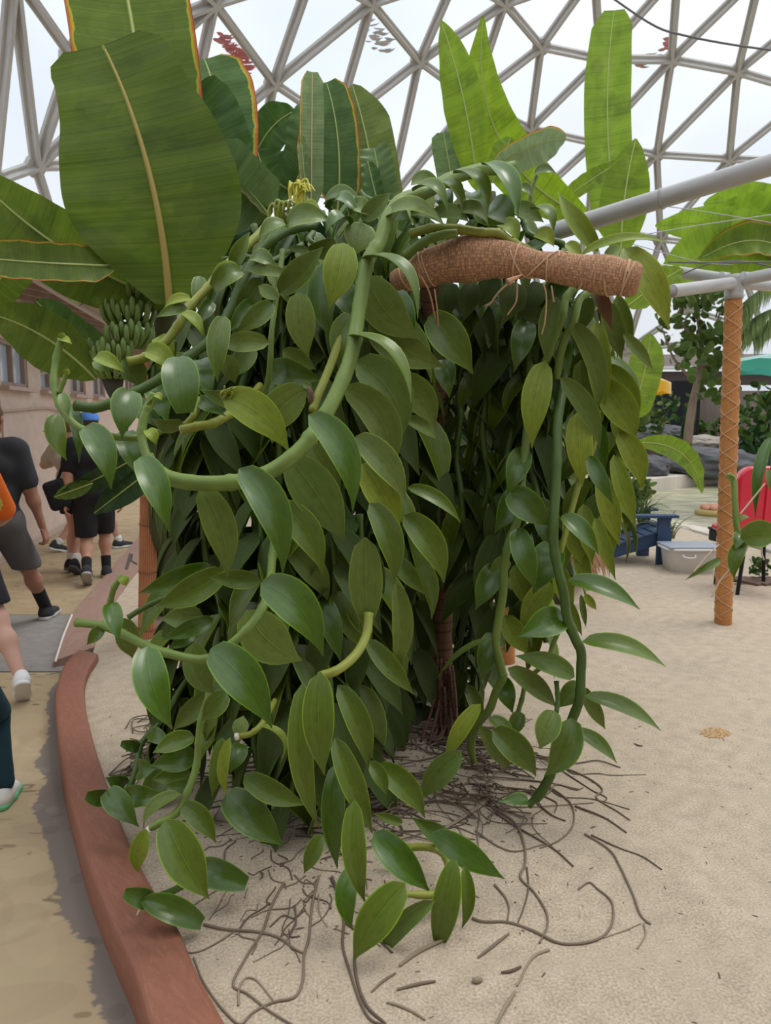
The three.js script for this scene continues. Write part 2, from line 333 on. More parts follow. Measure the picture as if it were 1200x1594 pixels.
{
  const s0 = G(-60, 1046, 0).z, s1 = G(60, 957, 0).z;    // the grey slab lies between these two joints
  const slab = (za, zb) => [V(-5, 0, za), V(edgeX(za) + 0.12, 0, za), ...edgeLine.filter((p) => p.z < za && p.z > zb).map((p) => V(p.x + 0.06, 0, p.z)), V(edgeX(zb) + 0.12, 0, zb), V(-5, 0, zb)];
  const wm = std({ map: walkMap, roughness: 0.85, bumpMap: concBump, bumpScale: 0.004 });
  struct('path_1', floorPoly(slab(0.6, s0 + 0.008), -0.1, 0, walkUV), wm);
  struct('path_2', floorPoly(slab(s0 - 0.008, s1 + 0.008), -0.1, 0.002, (x, z) => [x / 0.8, z / 0.8]), std({ color: C(0.36, 0.335, 0.31), map: noiseTex(256, tile((x, y) => 0.88 + 0.14 * fbm(x * 10, y * 10, 3, 5)), true), roughness: 0.8, bumpMap: concBump, bumpScale: 0.003 }));
  struct('path_3', floorPoly(slab(s1 - 0.008, -9.6), -0.1, 0, walkUV), wm);
  struct('path_4', floorPoly([V(-7, 0, -9.62), V(-2.4, 0, -9.62), V(-3.4, 0, -24), V(-8, 0, -24)], -0.1, 0, (x, z) => [x / 5, z / 5]), wm);
  struct('path_5', floorPoly([V(-7, 0, 3), V(4, 0, 3), V(6, 0, -24), V(-7, 0, -24)], -0.3, -0.11, (x, z) => [x, z]), std({ color: C(0.2, 0.18, 0.15), roughness: 1 }));
}
// ---- the low building along the walkway
{
  const a = V(-3.55, 0, -3.2), b = V(-6.1, 0, -19), d = b.clone().sub(a), L = d.length(); d.normalize();
  const ang = Math.atan2(-d.z, d.x), wallTex = noiseTex(256, tile((x, y) => { const v = 0.92 + 0.08 * fbm(x * 5, y * 7, 4, 4); return [v, v * 0.99, v * 0.98]; }), true);
  const WALL = std({ color: C(0.80, 0.645, 0.55), roughness: 0.9, map: wallTex, bumpMap: concBump, bumpScale: 0.0008 });
  const TRIMW = std({ color: C(0.52, 0.39, 0.32), roughness: 0.7 }), GLASS = std({ color: C(0.50, 0.58, 0.66), roughness: 0.12, metalness: 0.0 });
  const frame = std({ color: C(0.40, 0.30, 0.25), roughness: 0.7 });
  const w = structGroup('wall_left', a.clone()); w.rotation.y = ang;     // local x runs along the wall, z out into the walkway
  const add = (name, g, m, p = w) => { const o = dress(new THREE.Mesh(g, m)); o.name = name; p.add(o); return o; };
  const sh = new THREE.Shape([new THREE.Vector2(0, 0), new THREE.Vector2(L, 0), new THREE.Vector2(L, 3.1), new THREE.Vector2(0, 3.1)]);
  const wins = []; for (let k = 0; k < 9; k++) wins.push(0.85 + k * 1.55);
  for (const x of wins) sh.holes.push(new THREE.Path([new THREE.Vector2(x, 2.02), new THREE.Vector2(x, 2.56), new THREE.Vector2(x + 1.0, 2.56), new THREE.Vector2(x + 1.0, 2.02)]));
  add('wall_panel', new THREE.ExtrudeGeometry(sh, { depth: 0.2, bevelEnabled: false }).translate(0, 0, -0.2), WALL);
  for (const x of wins) {
    const g = []; for (const [x0, y0, x1, y1] of [[0, 0, 1, 0.05], [0, 0.49, 1, 0.54], [0, 0, 0.05, 0.54], [0.95, 0, 1, 0.54], [0.475, 0, 0.525, 0.54]]) g.push(boxG(x1 - x0, y1 - y0, 0.09).translate(x + (x0 + x1) / 2, 2.02 + (y0 + y1) / 2, -0.06));
    const f = add('window_frame', merge(g), frame);
    add('pane', boxG(0.43, 0.45, 0.012, 0.002).translate(x + 0.26, 2.29, -0.08), GLASS, f); add('pane', boxG(0.43, 0.45, 0.012, 0.002).translate(x + 0.74, 2.29, -0.08), GLASS, f);
    add('windowsill', boxG(1.12, 0.05, 0.16).translate(x + 0.5, 1.99, 0.03), TRIMW);
  }
  const pipe = (pts, r = 0.014) => tubeG(pts.map(([x, y]) => V(x, y, 0.035)), r, 6, 5);
  for (const pts of [[[1, 1.93], [3, 1.93], [5.2, 1.92], [5.3, 1.85], [5.3, 0.2]], [[1, 1.83], [4.6, 1.83], [4.72, 1.75], [4.72, 0.3]], [[4.05, 2.95], [4.05, 2], [4.05, 1.35], [4.12, 1.28]], [[5.3, 1.72], [7.8, 1.72], [7.9, 1.6], [7.9, 1.4]], [[3.45, 2.9], [3.45, 0.3]]]) add('conduit', pipe(pts), TRIMW);
  add('junction_box', boxG(0.12, 0.17, 0.07).translate(4.12, 1.22, 0.04), TRIMW);
  add('floor_trim', boxG(L, 0.1, 0.02).translate(L / 2, 0.05, 0.012), TRIMW);
  // roof: boards on rafters, a fascia and a gutter
  const RT = std({ color: C(0.60, 0.52, 0.46), roughness: 0.8, map: wallTex });
  for (let k = 0; k < 22; k++) add('rafter', boxG(0.06, 0.12, 1.5).applyMatrix4(new THREE.Matrix4().makeRotationX(0.2)).translate(0.3 + k * 0.72, 3.13, 0.1), frame);
  for (let k = 0; k < 7; k++) add('plank', boxG(L + 0.4, 0.025, 0.2, 0.004).applyMatrix4(new THREE.Matrix4().makeRotationX(0.2)).translate(L / 2, 3.16 - (k - 2) * 0.042, -0.3 + k * 0.205), RT);
  add('fascia', boxG(L + 0.4, 0.17, 0.03).translate(L / 2, 3.0, 0.86), RT);
}
// ---- unseen wall and canopy added behind the photographer to cut the front light
{
  const w = structGroup('added_wall_front', V(0, 0, 2.4)), m = std({ color: C(0.62, 0.50, 0.43), roughness: 0.9, bumpMap: concBump, bumpScale: 0.001 });
  const part = (name, g, mat) => { const o = dress(new THREE.Mesh(g, mat)); o.name = name; w.add(o); };
  part('wall_panel', boxG(15, 4.4, 0.25, 0.02).translate(2.5, 2.2, 0.3), m);
  part('roof_edge', boxG(15.4, 0.22, 1.5, 0.02).translate(2.5, 4.4, -0.2), std({ color: C(0.36, 0.29, 0.25), roughness: 0.9 }));
  part('canopy', boxG(11, 0.12, 2.3, 0.02).translate(-0.8, 3.25, -0.95), m);  // unseen, added to shade the ground and leaves near the camera
  for (const x of [-5.6, 3.6]) part('added_canopy_post', boxG(0.12, 3.2, 0.12, 0.01).translate(x, 1.6, -1.9), m);
}
// ---- the dome: nodes found along the photograph's sight lines on one sphere, triangles of struts with a clear pane in each
{
  const cen = V(4, -2, -6), RAD = 10.7;
  const onDome = (x, y) => { const d = P(x, y, 1).sub(camera.position).normalize(), o = camera.position.clone().sub(cen), b = o.dot(d), t = -b + Math.sqrt(b * b - o.lengthSq() + RAD * RAD); return camera.position.clone().addScaledVector(d, t); };
  const nodes = { a: [18, -45], b: [-12, 280], c: [110, 85], d: [55, 257], e: [180, -130], f: [332, 3], g: [190, 132], h: [277, 255], i: [110, 430], j: [485, -45], k: [425, 128], l: [380, -170], m: [577, 3], n: [600, -150], o: [522, 195], p: [652, 94], q: [395, 292], r: [710, -40], s: [800, -140], t: [785, 4], u: [735, 155], v: [605, 312], w: [842, 72], x: [825, 200], y: [925, -45], z: [934, 91],
    A: [1055, -45], B: [1045, 92], C: [1185, -45], D: [1148, 111], E: [1300, -15], F: [1262, 145], G: [925, 222], H: [1022, 240], I: [1135, 247], J: [1262, 252], K: [812, 325], L: [915, 350], M: [1028, 372], N: [1142, 385], O: [1270, 385], P: [975, 545], Q: [1070, 480], R: [1190, 520], S: [1320, 520], T: [860, 560], U: [-160, 120], V: [-120, 470], W: [-20, 600], X: [1400, 110], Y: [1400, 300], Z: [260, 520] };
  const pt = {}; for (const k in nodes) pt[k] = onDome(...nodes[k]);
  const tris = 'acd adb aec efc cfg cgd gfh ghd dhi bdi fjk elf ljf jmk jnm lnj fkh kmo mpo koq hkq mrp mnr nsr rtp rst ptu puv pov oqv twu wxu tyw yzw yAz ABz ACB CDB CED EFD syt wzx zGx zBG BHG BDH DIH DFI FJI uxK uKv xGK GLK GHL HML HIM INM IJN MNQ MQP LMP NRQ NOR JON ORS LPT KLT hqi iqZ aUb bUV biV iVW iZW EXF FXJ XYJ JYO OYS QRP'.split(' ');
  const dome = structGroup('ceiling', cen.clone());
  const steel = std({ color: C(0.66, 0.64, 0.60), roughness: 0.55, map: stemTex }), paneM = phys({ color: C(0.95, 0.97, 0.985), roughness: 0.22, transmission: 1, thickness: 0, ior: 1.3 });
  const edges = new Map();
  for (const t of tris) for (const [a, b] of [[t[0], t[1]], [t[1], t[2]], [t[2], t[0]]]) { const k = [a, b].sort().join(''); edges.set(k, [a, b]); }
  for (const t of tris) {
    const p = [...t].map((k) => pt[k]), m = p[0].clone().add(p[1]).add(p[2]).divideScalar(3), out = m.clone().sub(cen).normalize();
    const q = p.map((v) => v.clone().lerp(m, 0.03)), pos = [];
    const r = q.map((v) => v.clone().addScaledVector(out, 0.03));
    for (const v of r) pos.push(v.x - cen.x, v.y - cen.y, v.z - cen.z);
    const g = new THREE.BufferGeometry(); g.setAttribute('position', new THREE.Float32BufferAttribute(pos, 3));
    const flip = r[1].clone().sub(r[0]).cross(r[2].clone().sub(r[0])).dot(out) > 0; g.setIndex(flip ? [0, 1, 2] : [0, 2, 1]); g.computeVertexNormals();
    const o = new THREE.Mesh(g, paneM); o.name = 'pane'; dome.add(o);
  }
  for (const [a, b] of edges.values()) {
    const mid = pt[a].clone().add(pt[b]).multiplyScalar(0.5), out = mid.clone().sub(cen).normalize(), d = pt[b].clone().sub(pt[a]), L = d.length(); d.normalize();
    const side = d.clone().cross(out).normalize(), up = d.clone().cross(side);
    const g = merge([boxG(0.115, 0.05, L, 0.008), boxG(0.045, 0.12, L, 0.008).translate(0, 0.04, 0)]);
    const m4 = new THREE.Matrix4().makeBasis(side, up, d.clone()).setPosition(mid.clone().sub(cen)); g.applyMatrix4(m4);
    const o = dress(new THREE.Mesh(g, steel)); o.name = 'strut'; dome.add(o);
  }
  for (const k in pt) {
    const out = pt[k].clone().sub(cen).normalize(), g = new THREE.CylinderGeometry(0.13, 0.14, 0.07, 10);
    const q = new THREE.Quaternion().setFromUnitVectors(V(0, 1, 0), out);
    const o = dress(new THREE.Mesh(g, steel)); o.name = 'hub'; o.position.copy(pt[k]).sub(cen); o.quaternion.copy(q); dome.add(o);
  }
  // red climbers pressed against the outside of the panes
  const red = std({ color: C(0.55, 0.10, 0.07), roughness: 0.8 }), redBrown = std({ color: C(0.42, 0.16, 0.10), roughness: 0.85 });
  const blob = (list, mat, n, label, seed) => {
    const r = rng(seed), c = onDome(...list[0]).addScaledVector(onDome(...list[0]).sub(cen).normalize(), 0.12);
    const t = thing('creeper', label, 'creeper', c);
    for (let i = 0; i < n; i++) {
      const s = r() * (list.length - 1), k = Math.min(list.length - 2, Math.floor(s)), px = lerp(list[k][0], list[k + 1][0], s - k) + (r() - 0.5) * list[0][2], py = lerp(list[k][1], list[k + 1][1], s - k) + (r() - 0.5) * list[0][2];
      const p = onDome(px, py); p.addScaledVector(p.clone().sub(cen).normalize(), 0.12 + r() * 0.1);
      const e = p.clone().add(V(0.05 + r() * 0.14, -0.02 + r() * 0.07, (r() - 0.5) * 0.1));
      put(t, 'leaf', leafG({ base: p, tip: e, width: 0.022 + r() * 0.03, up: cen.clone().sub(p), profile: vanillaProfile, rows: 4, cols: 2 }), mat);
    }
  };
  blob([[345, 72, 14], [368, 92, 14], [396, 118, 14]], red, 90, 'red leafed creeper pressed against a dome pane above the orange-rimmed banana leaf', 1);
  blob([[1036, 72, 5], [1036, 84, 5]], red, 16, 'small red creeper spot against the dome beside an upper right strut', 2);
  blob([[1030, 92, 8], [1002, 103, 8], [990, 112, 8]], redBrown, 26, 'faded brown creeper streak on the dome right of the tall banana leaf', 3);
  blob([[572, 58, 26], [602, 84, 26]], std({ color: C(0.5, 0.46, 0.42), roughness: 0.9 }), 26, 'grey dry creeper smudge on a dome pane at the top middle', 4);
}

// ================================================================ the vanilla vines
let plant = null, tally = 0;
function vine(label, group) { plant = thing('vanilla_vine', label, 'vine', V(0, 0, 0), group); return plant; }
const stemR = (px, z) => px * z / F / 2;
// a stem through [pixel x, pixel y, metres away], w pixels wide, swollen at its joints
function st(w, pts, mat = STEM, nodes = 0) {
  const v = pts.map(([x, y, z]) => P(x, y, z)), r0 = stemR(w, pts[0][2]);
  if (!plant.children.length) plant.position.copy(v[0]);
  const n = nodes || Math.max(2, Math.round(pts.length * 0.9));
  return put(plant, 'stem', tubeG(v, (t) => { const f = Math.abs((t * n) % 1 - 0.5) * 2; return r0 * (0.94 + 0.16 * Math.pow(f, 10)) * (t > 0.97 ? 0.75 : 1); }, 10, 6, 4), mat);
}
// a leaf from pixel base to pixel tip, w pixels wide at z metres; dz: how much farther the tip; roll: 0 shows the upper face, 90 its edge
function l(bx, by, tx, ty, w, z, o = {}) {
  const { m = 0, dz = [-0.03, -0.07, 0.04, 0, -0.02, 0, 0][m], roll = 0, bow = [0.1, 0.15, 0.07, 0.1, 0.1, 0.1, 0.1][m], side = 0, fold = 0.42, twist = 0, blunt = 0, droop = 0, curl = 0.3 } = o;
  const base = P(bx, by, z), tip = P(tx, ty, z + dz), mid = base.clone().add(tip).multiplyScalar(0.5);
  const d = tip.clone().sub(base).normalize(), nr = camera.position.clone().sub(mid); nr.addScaledVector(d, -nr.dot(d)).normalize();
  const s = nr.clone().cross(d), a = rad(roll), up = nr.clone().multiplyScalar(Math.cos(a)).addScaledVector(s, Math.sin(a));
  if (!plant.children.length) plant.position.copy(base);
  tally++;
  const jit = LEAFV[m][tally % LEAFV[m].length];
  return put(plant, 'leaf', leafG({ base, tip, width: w * z / F * 0.86, up, bow, side, fold, twist, droop, curl, profile: blunt ? bluntProfile : vanillaProfile, thick: 0.0022, rows: 12, cols: 6 }), jit);
}
const LEAFV = LEAF.map((m) => [0.92, 1.0, 1.1].map((k) => { const c = m.clone(); c.color.multiplyScalar(k); c.color.r *= 0.9 + 0.2 * R0(); return c; }));

// ---- the long arc in front
vine('thick vanilla vine dipping from the burlap roll in a long arc to a tip');
st(21, [[800, 262, 2.75], [752, 264, 2.72], [705, 277, 2.68], [660, 300, 2.62], [625, 312, 2.58], [603, 340, 2.52], [590, 378, 2.48], [573, 405, 2.45], [564, 450, 2.42], [556, 500, 2.38], [546, 556, 2.32], [522, 616, 2.26], [497, 660, 2.22], [474, 692, 2.19], [440, 722, 2.16], [400, 743, 2.14], [350, 752, 2.13], [290, 750, 2.14], [250, 738, 2.16], [230, 712, 2.18]]);
st(15, [[230, 714, 2.18], [221, 682, 2.2], [224, 650, 2.21], [232, 630, 2.22], [240, 612, 2.22]], STEM, 3);
l(240, 616, 252, 624, 16, 2.2, { m: 3, roll: 40, bow: 0.3 }); l(236, 618, 226, 630, 12, 2.2, { roll: 60 });
l(562, 402, 650, 497, 46, 2.44, { roll: 62, bow: 0.30, fold: 0.35 });
l(570, 428, 654, 527, 76, 2.6, { m: 2, side: -0.1, fold: 0.15 });
l(541, 522, 640, 628, 48, 2.34, { roll: 62, bow: 0.24, fold: 0.35 });
l(560, 408, 522, 536, 64, 2.62, { m: 1, side: -0.24, roll: -15 });
l(549, 490, 527, 574, 44, 2.55, { m: 0, side: -0.1 });
l(574, 505, 693, 571, 66, 2.68, { m: 2, side: -0.05 });
l(553, 563, 625, 684, 82, 2.52, { m: 2, side: 0.15, roll: 12 });
l(533, 602, 594, 752, 66, 2.42, { m: 2, side: 0.22, roll: 8 });
l(480, 646, 549, 795, 58, 2.12, { m: 1, side: 0.15, fold: 0.4, bow: 0.1 });
l(372, 730, 440, 893, 66, 2.06, { m: 1, side: 0.13, fold: 0.4, bow: 0.1 });
l(312, 757, 353, 899, 60, 2.2, { m: 2, side: 0.08, fold: 0.15 });
l(218, 712, 263, 828, 52, 2.12, { m: 1, fold: 0.45, side: 0.05 });
l(450, 712, 537, 843, 84, 2.36, { m: 2, side: 0.03, fold: 0.15 });
l(485, 690, 530, 762, 56, 2.45, { m: 2 });
l(430, 785, 502, 894, 58, 2.38, { m: 0, side: 0.12 });
l(445, 850, 511, 938, 50, 2.55, { m: 2, side: 0.1 });
l(228, 670, 243, 693, 24, 2.17, { m: 3, bow: 0.35, roll: 20 });
// ---- slim vine at the far left
vine('slim vanilla vine at far left with an upright pale young tip below the banana bunch');
st(12, [[96, 528, 2.4], [88, 556, 2.4], [84, 595, 2.38], [92, 630, 2.36], [108, 653, 2.34], [130, 669, 2.33], [170, 679, 2.34], [216, 681, 2.38], [262, 668, 2.5]]);
l(92, 530, 112, 536, 18, 2.4, { m: 3, roll: 50, bow: 0.2 }); l(94, 528, 100, 518, 14, 2.4, { m: 3 });
st(8, [[92, 612, 2.36], [98, 596, 2.36], [105, 578, 2.36]], STEM, 2);
l(102, 582, 107, 574, 12, 2.35, { m: 3 });
l(89, 645, 104, 717, 38, 2.42, { m: 0, side: -0.1 });
l(106, 628, 123, 721, 24, 2.48, { m: 1, side: 0.06 });
l(131, 665, 173, 762, 52, 2.28, { m: 1, fold: 0.4, side: 0.1 });
l(84, 676, 66, 671, 14, 2.5, { m: 1 });
l(97, 612, 107, 648, 22, 2.34, { m: 4 });
l(205, 608, 190, 682, 54, 2.36, { m: 1, fold: 0.35, side: -0.05 });
l(196, 672, 214, 742, 44, 2.5, { m: 1 });
// ---- dark thick stem crossing the upper left
vine('dark green thick stemmed vanilla vine slanting up behind the large glossy leaf at upper left');
st(17, [[117, 631, 2.42], [145, 635, 2.42], [170, 629, 2.42], [210, 611, 2.44], [252, 588, 2.46], [292, 556, 2.5], [328, 529, 2.54], [356, 487, 2.6], [376, 440, 2.64], [398, 402, 2.68], [424, 374, 2.7], [455, 357, 2.74], [490, 352, 2.8]], STEM_DARK);
l(277, 556, 288, 643, 66, 2.34, { m: 1, blunt: 1, fold: 0.3, bow: 0.14 });
l(350, 492, 339, 596, 42, 2.42, { m: 0, fold: 0.5, side: -0.06 });
l(352, 552, 366, 597, 34, 2.52, { m: 2 });
l(388, 404, 432, 420, 36, 2.58, { m: 0, roll: 40, bow: 0.25 });
l(447, 352, 519, 346, 46, 2.62, { m: 4, roll: 35, bow: 0.3 });
l(445, 350, 402, 374, 34, 2.62, { m: 0, roll: -45, bow: 0.22 });
l(395, 470, 352, 520, 34, 2.6, { m: 1 });
l(312, 560, 330, 620, 40, 2.6, { m: 1 });
l(240, 600, 262, 660, 44, 2.55, { m: 1 }); l(205, 625, 262, 670, 36, 2.62, { m: 1 });
// ---- yellow green stem
vine('yellow green vanilla vine slanting from the bunch of green bananas up towards the yellow buds');
st(15, [[200, 563, 2.52], [226, 556, 2.52], [254, 536, 2.53], [277, 507, 2.55], [298, 475, 2.58], [325, 446, 2.62], [345, 420, 2.66], [367, 400, 2.7], [396, 372, 2.76], [420, 345, 2.82]], STEM_YELLOW);
l(148, 556, 194, 580, 30, 2.48, { m: 3, roll: 25, bow: 0.2 });
l(150, 560, 172, 582, 26, 2.52, { m: 0 });
l(190, 560, 222, 606, 46, 2.54, { m: 2, side: 0.1 });
l(226, 548, 266, 580, 42, 2.47, { m: 3, roll: 20, bow: 0.2, side: 0.15 });
l(246, 524, 270, 562, 40, 2.6, { m: 3 });
l(282, 488, 315, 522, 30, 2.47, { m: 3, roll: 45, bow: 0.2 });
l(292, 480, 243, 494, 24, 2.52, { m: 0, roll: -30 });
l(298, 466, 256, 479, 24, 2.52, { m: 3, roll: -45, bow: 0.18 });
l(310, 430, 311, 490, 30, 2.68, { m: 4 });
l(375, 422, 332, 448, 40, 2.54, { m: 0, roll: -20, bow: 0.3, blunt: 1 });
l(362, 420, 389, 361, 30, 2.62, { m: 0, roll: 15 });
l(372, 415, 328, 436, 26, 2.6, { m: 3, roll: -40, bow: 0.2 });
l(330, 470, 300, 510, 26, 2.66, { m: 1 }); l(262, 545, 244, 576, 34, 2.66, { m: 0 });
// ---- thin upright stem with paired leaves
vine('thin upright vanilla vine with a heart shaped matt leaf left of the long arc');
st(9, [[440, 390, 2.62], [436, 425, 2.58], [431, 458, 2.54], [426, 490, 2.52], [422, 528, 2.5], [421, 556, 2.5], [417, 592, 2.52], [410, 622, 2.55], [404, 660, 2.6]]);
l(434, 456, 503, 384, 46, 2.5, { m: 0, fold: 0.35 });
l(447, 428, 380, 421, 26, 2.52, { m: 2, roll: -30 });
l(433, 464, 402, 445, 26, 2.5, { m: 2 });
l(425, 472, 366, 519, 38, 2.46, { m: 0 });
l(466, 455, 480, 558, 54, 2.4, { m: 2, side: -0.04, fold: 0.2 });
l(419, 534, 340, 537, 40, 2.42, { m: 2, roll: -15, bow: 0.1 });
l(406, 432, 364, 508, 42, 2.58, { m: 2 });
l(421, 575, 503, 592, 52, 2.6, { m: 1 });
l(440, 545, 492, 575, 34, 2.6, { m: 2 });
l(395, 540, 352, 590, 40, 2.62, { m: 4 });
// ---- the two cut ends
vine('vanilla vine with a pale cut end and broad yellowish leaf above the long arc');
st(15, [[283, 669, 2.36], [305, 664, 2.36], [332, 659, 2.37], [357, 645, 2.4], [385, 625, 2.48], [405, 600, 2.58]], STEM_YELLOW);
put(plant, 'cut_end', tubeG([P(281, 669.5, 2.36), P(285, 668.5, 2.36)], 0.0145, 10, 2), CUT, 'pale dry cut face');
l(346, 616, 450, 704, 66, 2.26, { m: 3, side: 0.12, fold: 0.2 });
l(408, 610, 311, 606, 38, 2.44, { m: 4, roll: 15, side: 0.1 });
l(310, 622, 352, 648, 26, 2.42, { m: 1 });
l(286, 656, 236, 651, 32, 2.42, { m: 2, roll: 40, bow: 0.2 });
st(11, [[288, 662, 2.38], [302, 646, 2.38], [312, 620, 2.42]], STEM_YELLOW, 2);
for (let i = 0; i < 9; i++) { const a = R0() * 16 - 8, b = R0() * 12 - 6; put(plant, 'flower_bud', tubeG([P(352 + a, 616 + b, 2.25), P(354 + a + R0() * 8 - 4, 611 + b, 2.24), P(357 + a + R0() * 10 - 5, 606 + b, 2.23)], (t) => 0.005 * (1 - 0.5 * t), 6, 3), STEM_YELLOW); }
vine('short vanilla vine with a brown scar beside the upper end of the long arc');
st(14, [[535, 500, 2.55], [521, 550, 2.5], [507, 587, 2.46], [494, 617, 2.42], [486, 640, 2.4]], STEM_YELLOW);
l(476, 607, 424, 690, 68, 2.44, { m: 2, side: -0.16, roll: -10, fold: 0.12 });
put(plant, 'scar', tubeG([P(480, 604, 2.4), P(484, 612, 2.39), P(483, 626, 2.4)], 0.008, 7, 3), std({ color: C(0.16, 0.09, 0.055), roughness: 0.9 }), 'brown scar at the joint');
l(486, 604, 470, 596, 14, 2.42, { m: 2 });
// ---- lower arc
vine('vanilla vine in a second, lower arc with three broad shiny leaves');
st(14, [[119, 969, 2.26], [158, 974, 2.24], [190, 986, 2.2], [225, 1004, 2.16], [258, 1016, 2.13], [321, 1026, 2.1], [350, 1010, 2.1], [383, 981, 2.12], [408, 947, 2.16], [420, 905, 2.24], [424, 865, 2.34], [430, 820, 2.45]]);
st(10, [[168, 950, 2.22], [172, 935, 2.21], [178, 914, 2.2], [190, 897, 2.2]], STEM, 3);
l(188, 899, 196, 912, 20, 2.18, { m: 3, roll: 20, bow: 0.3 });
l(172, 940, 185, 999, 36, 2.17, { m: 1, fold: 0.5 });
l(160, 975, 135, 1004, 24, 2.24, { m: 0 });
l(192, 962, 206, 1024, 44, 2.24, { m: 2 });
l(230, 1006, 268, 1135, 62, 2.05, { m: 1, side: -0.07, fold: 0.35 });
l(328, 1010, 423, 1133, 76, 2.04, { m: 1, side: 0.07, fold: 0.3 });
l(406, 908, 503, 1021, 74, 2.06, { m: 1, side: 0.13, fold: 0.3 });
l(384, 950, 470, 1028, 84, 2.22, { m: 2, side: -0.1, fold: 0.1 });
l(302, 1000, 334, 1080, 54, 2.2, { m: 2, side: -0.1 });
l(333, 884, 216, 923, 44, 2.5, { m: 1 });
l(350, 887, 241, 945, 54, 2.46, { m: 0, side: 0.04 });
l(404, 904, 326, 899, 36, 2.44, { m: 0 });
st(9, [[200, 961, 2.5], [222, 947, 2.5], [248, 934, 2.52], [290, 918, 2.6]], STEM_DARK);
l(316, 958, 250, 964, 42, 2.72, { m: 4 }); l(332, 964, 252, 996, 32, 2.62, { m: 1 }); l(306, 982, 260, 1012, 28, 2.64, { m: 1 });
// ---- lower left, ends cut white
vine('vanilla vine at lower left ending in a small white cut just over the red kerb');
st(12, [[332, 1042, 2.4], [326, 1080, 2.38], [313, 1121, 2.36], [309, 1156, 2.35], [306, 1191, 2.34], [292, 1232, 2.3], [274, 1266, 2.27], [248, 1281, 2.24], [232, 1291, 2.23]]);
put(plant, 'cut_end', tubeG([P(234, 1290, 2.23), P(230, 1292.5, 2.23)], 0.0105, 10, 2), std({ color: C(0.8, 0.75, 0.62), roughness: 0.9 }), 'white cut face');
l(228, 1291, 215, 1358, 34, 2.2, { m: 3, side: -0.08 });
l(258, 1276, 325, 1399, 74, 2.14, { m: 0, side: -0.03 });
l(282, 1252, 336, 1312, 40, 2.28, { m: 0, side: 0.08 });
l(282, 1236, 224, 1292, 34, 2.28, { m: 2, roll: -50, bow: 0.2 });
l(303, 1148, 238, 1172, 38, 2.52, { m: 0, roll: -20, bow: 0.15 });
l(328, 1076, 270, 1136, 38, 2.42, { m: 2 });
l(352, 1078, 314, 1122, 42, 2.3, { m: 0 });
l(300, 1226, 256, 1222, 30, 2.55, { m: 1 });
l(380, 1206, 479, 1253, 44, 2.48, { m: 0, side: -0.05 });
l(352, 1236, 441, 1317, 66, 2.5, { m: 1 });
l(346, 1148, 330, 1241, 30, 2.4, { m: 0 }); l(376, 1158, 358, 1204, 34, 2.5, { m: 1 });
st(10, [[372, 1146, 2.24], [388, 1143, 2.24], [404, 1131, 2.26], [428, 1090, 2.4]], STEM_YELLOW);
l(358, 1148, 354, 1238, 22, 2.2, { m: 3, side: -0.1 }); l(370, 1146, 379, 1114, 30, 2.26, { m: 2 }); l(404, 1130, 436, 1188, 24, 2.22, { m: 3, roll: 60, bow: 0.35 });
put(plant, 'cut_end', tubeG([P(371, 1146, 2.22), P(366, 1147, 2.22)], 0.011, 9, 2), std({ color: C(0.8, 0.75, 0.62), roughness: 0.9 }), 'white cut face');
vine('short vanilla vine lying with two blunt leaves across the red kerb');
st(11, [[320, 1340, 2.5], [300, 1362, 2.42], [278, 1382, 2.34], [246, 1396, 2.25], [226, 1404, 2.22]], STEM_DARK);
l(222, 1402, 314, 1438, 48, 2.18, { m: 1, blunt: 1, roll: 10, dz: 0.02 });
l(234, 1402, 193, 1390, 36, 2.22, { m: 1, blunt: 1 });
l(306, 1350, 384, 1376, 52, 2.36, { m: 1, blunt: 1 });
st(5, [[220, 1412, 2.2], [214, 1425, 2.19]], CUT, 2);
vine('dark vanilla vine creeping over the sand to the red kerb farther back');
st(10, [[252, 1122, 2.95], [240, 1135, 2.93], [220, 1158, 2.88], [213, 1191, 2.82], [204, 1220, 2.76], [190, 1240, 2.7]], STEM_DARK);
l(166, 1240, 134, 1238, 32, 2.72, { m: 1, blunt: 1, roll: 15 }); l(194, 1224, 164, 1210, 32, 2.78, { m: 1 }); l(166, 1231, 216, 1287, 46, 2.62, { m: 1, bow: 0.15 }); l(194, 1240, 263, 1238, 40, 2.68, { m: 1 });
l(216, 1164, 188, 1157, 22, 2.84, { m: 1, blunt: 1 }); l(216, 1198, 246, 1196, 38, 2.78, { m: 1 }); l(304, 1176, 234, 1192, 44, 2.7, { m: 1 }); l(296, 1202, 236, 1214, 32, 2.72, { m: 0 });
l(234, 1140, 270, 1160, 28, 2.86, { m: 1 });
// ---- long leaves hanging at the front
vine('vanilla vine whose long narrow leaves hang to the sand in the front middle');
st(15, [[574, 955, 2.36], [571, 985, 2.33], [556, 1016, 2.28], [525, 1043, 2.22], [496, 1053, 2.2]], STEM_YELLOW);
l(499, 1046, 505, 1207, 58, 2.1, { m: 0, side: -0.04, fold: 0.2 });
l(472, 1062, 497, 1290, 46, 2.22, { m: 0, side: -0.07 });
l(526, 1066, 573, 1199, 46, 2.24, { m: 0, side: 0.08 });
l(521, 1148, 580, 1298, 46, 2.2, { m: 0 });
l(552, 1245, 569, 1406, 46, 2.14, { m: 0, side: -0.06 });
l(524, 1188, 525, 1352, 44, 2.26, { m: 1, side: -0.04 });
l(500, 1298, 473, 1360, 32, 2.3, { m: 0 });
l(548, 1350, 549, 1448, 40, 2.2, { m: 1, side: -0.12 });
l(574, 1186, 601, 1240, 28, 2.34, { m: 0, side: 0.1 });
l(586, 1192, 661, 1273, 48, 2.4, { m: 0, side: 0.1 });
l(582, 1296, 669, 1388, 56, 2.32, { m: 1 });
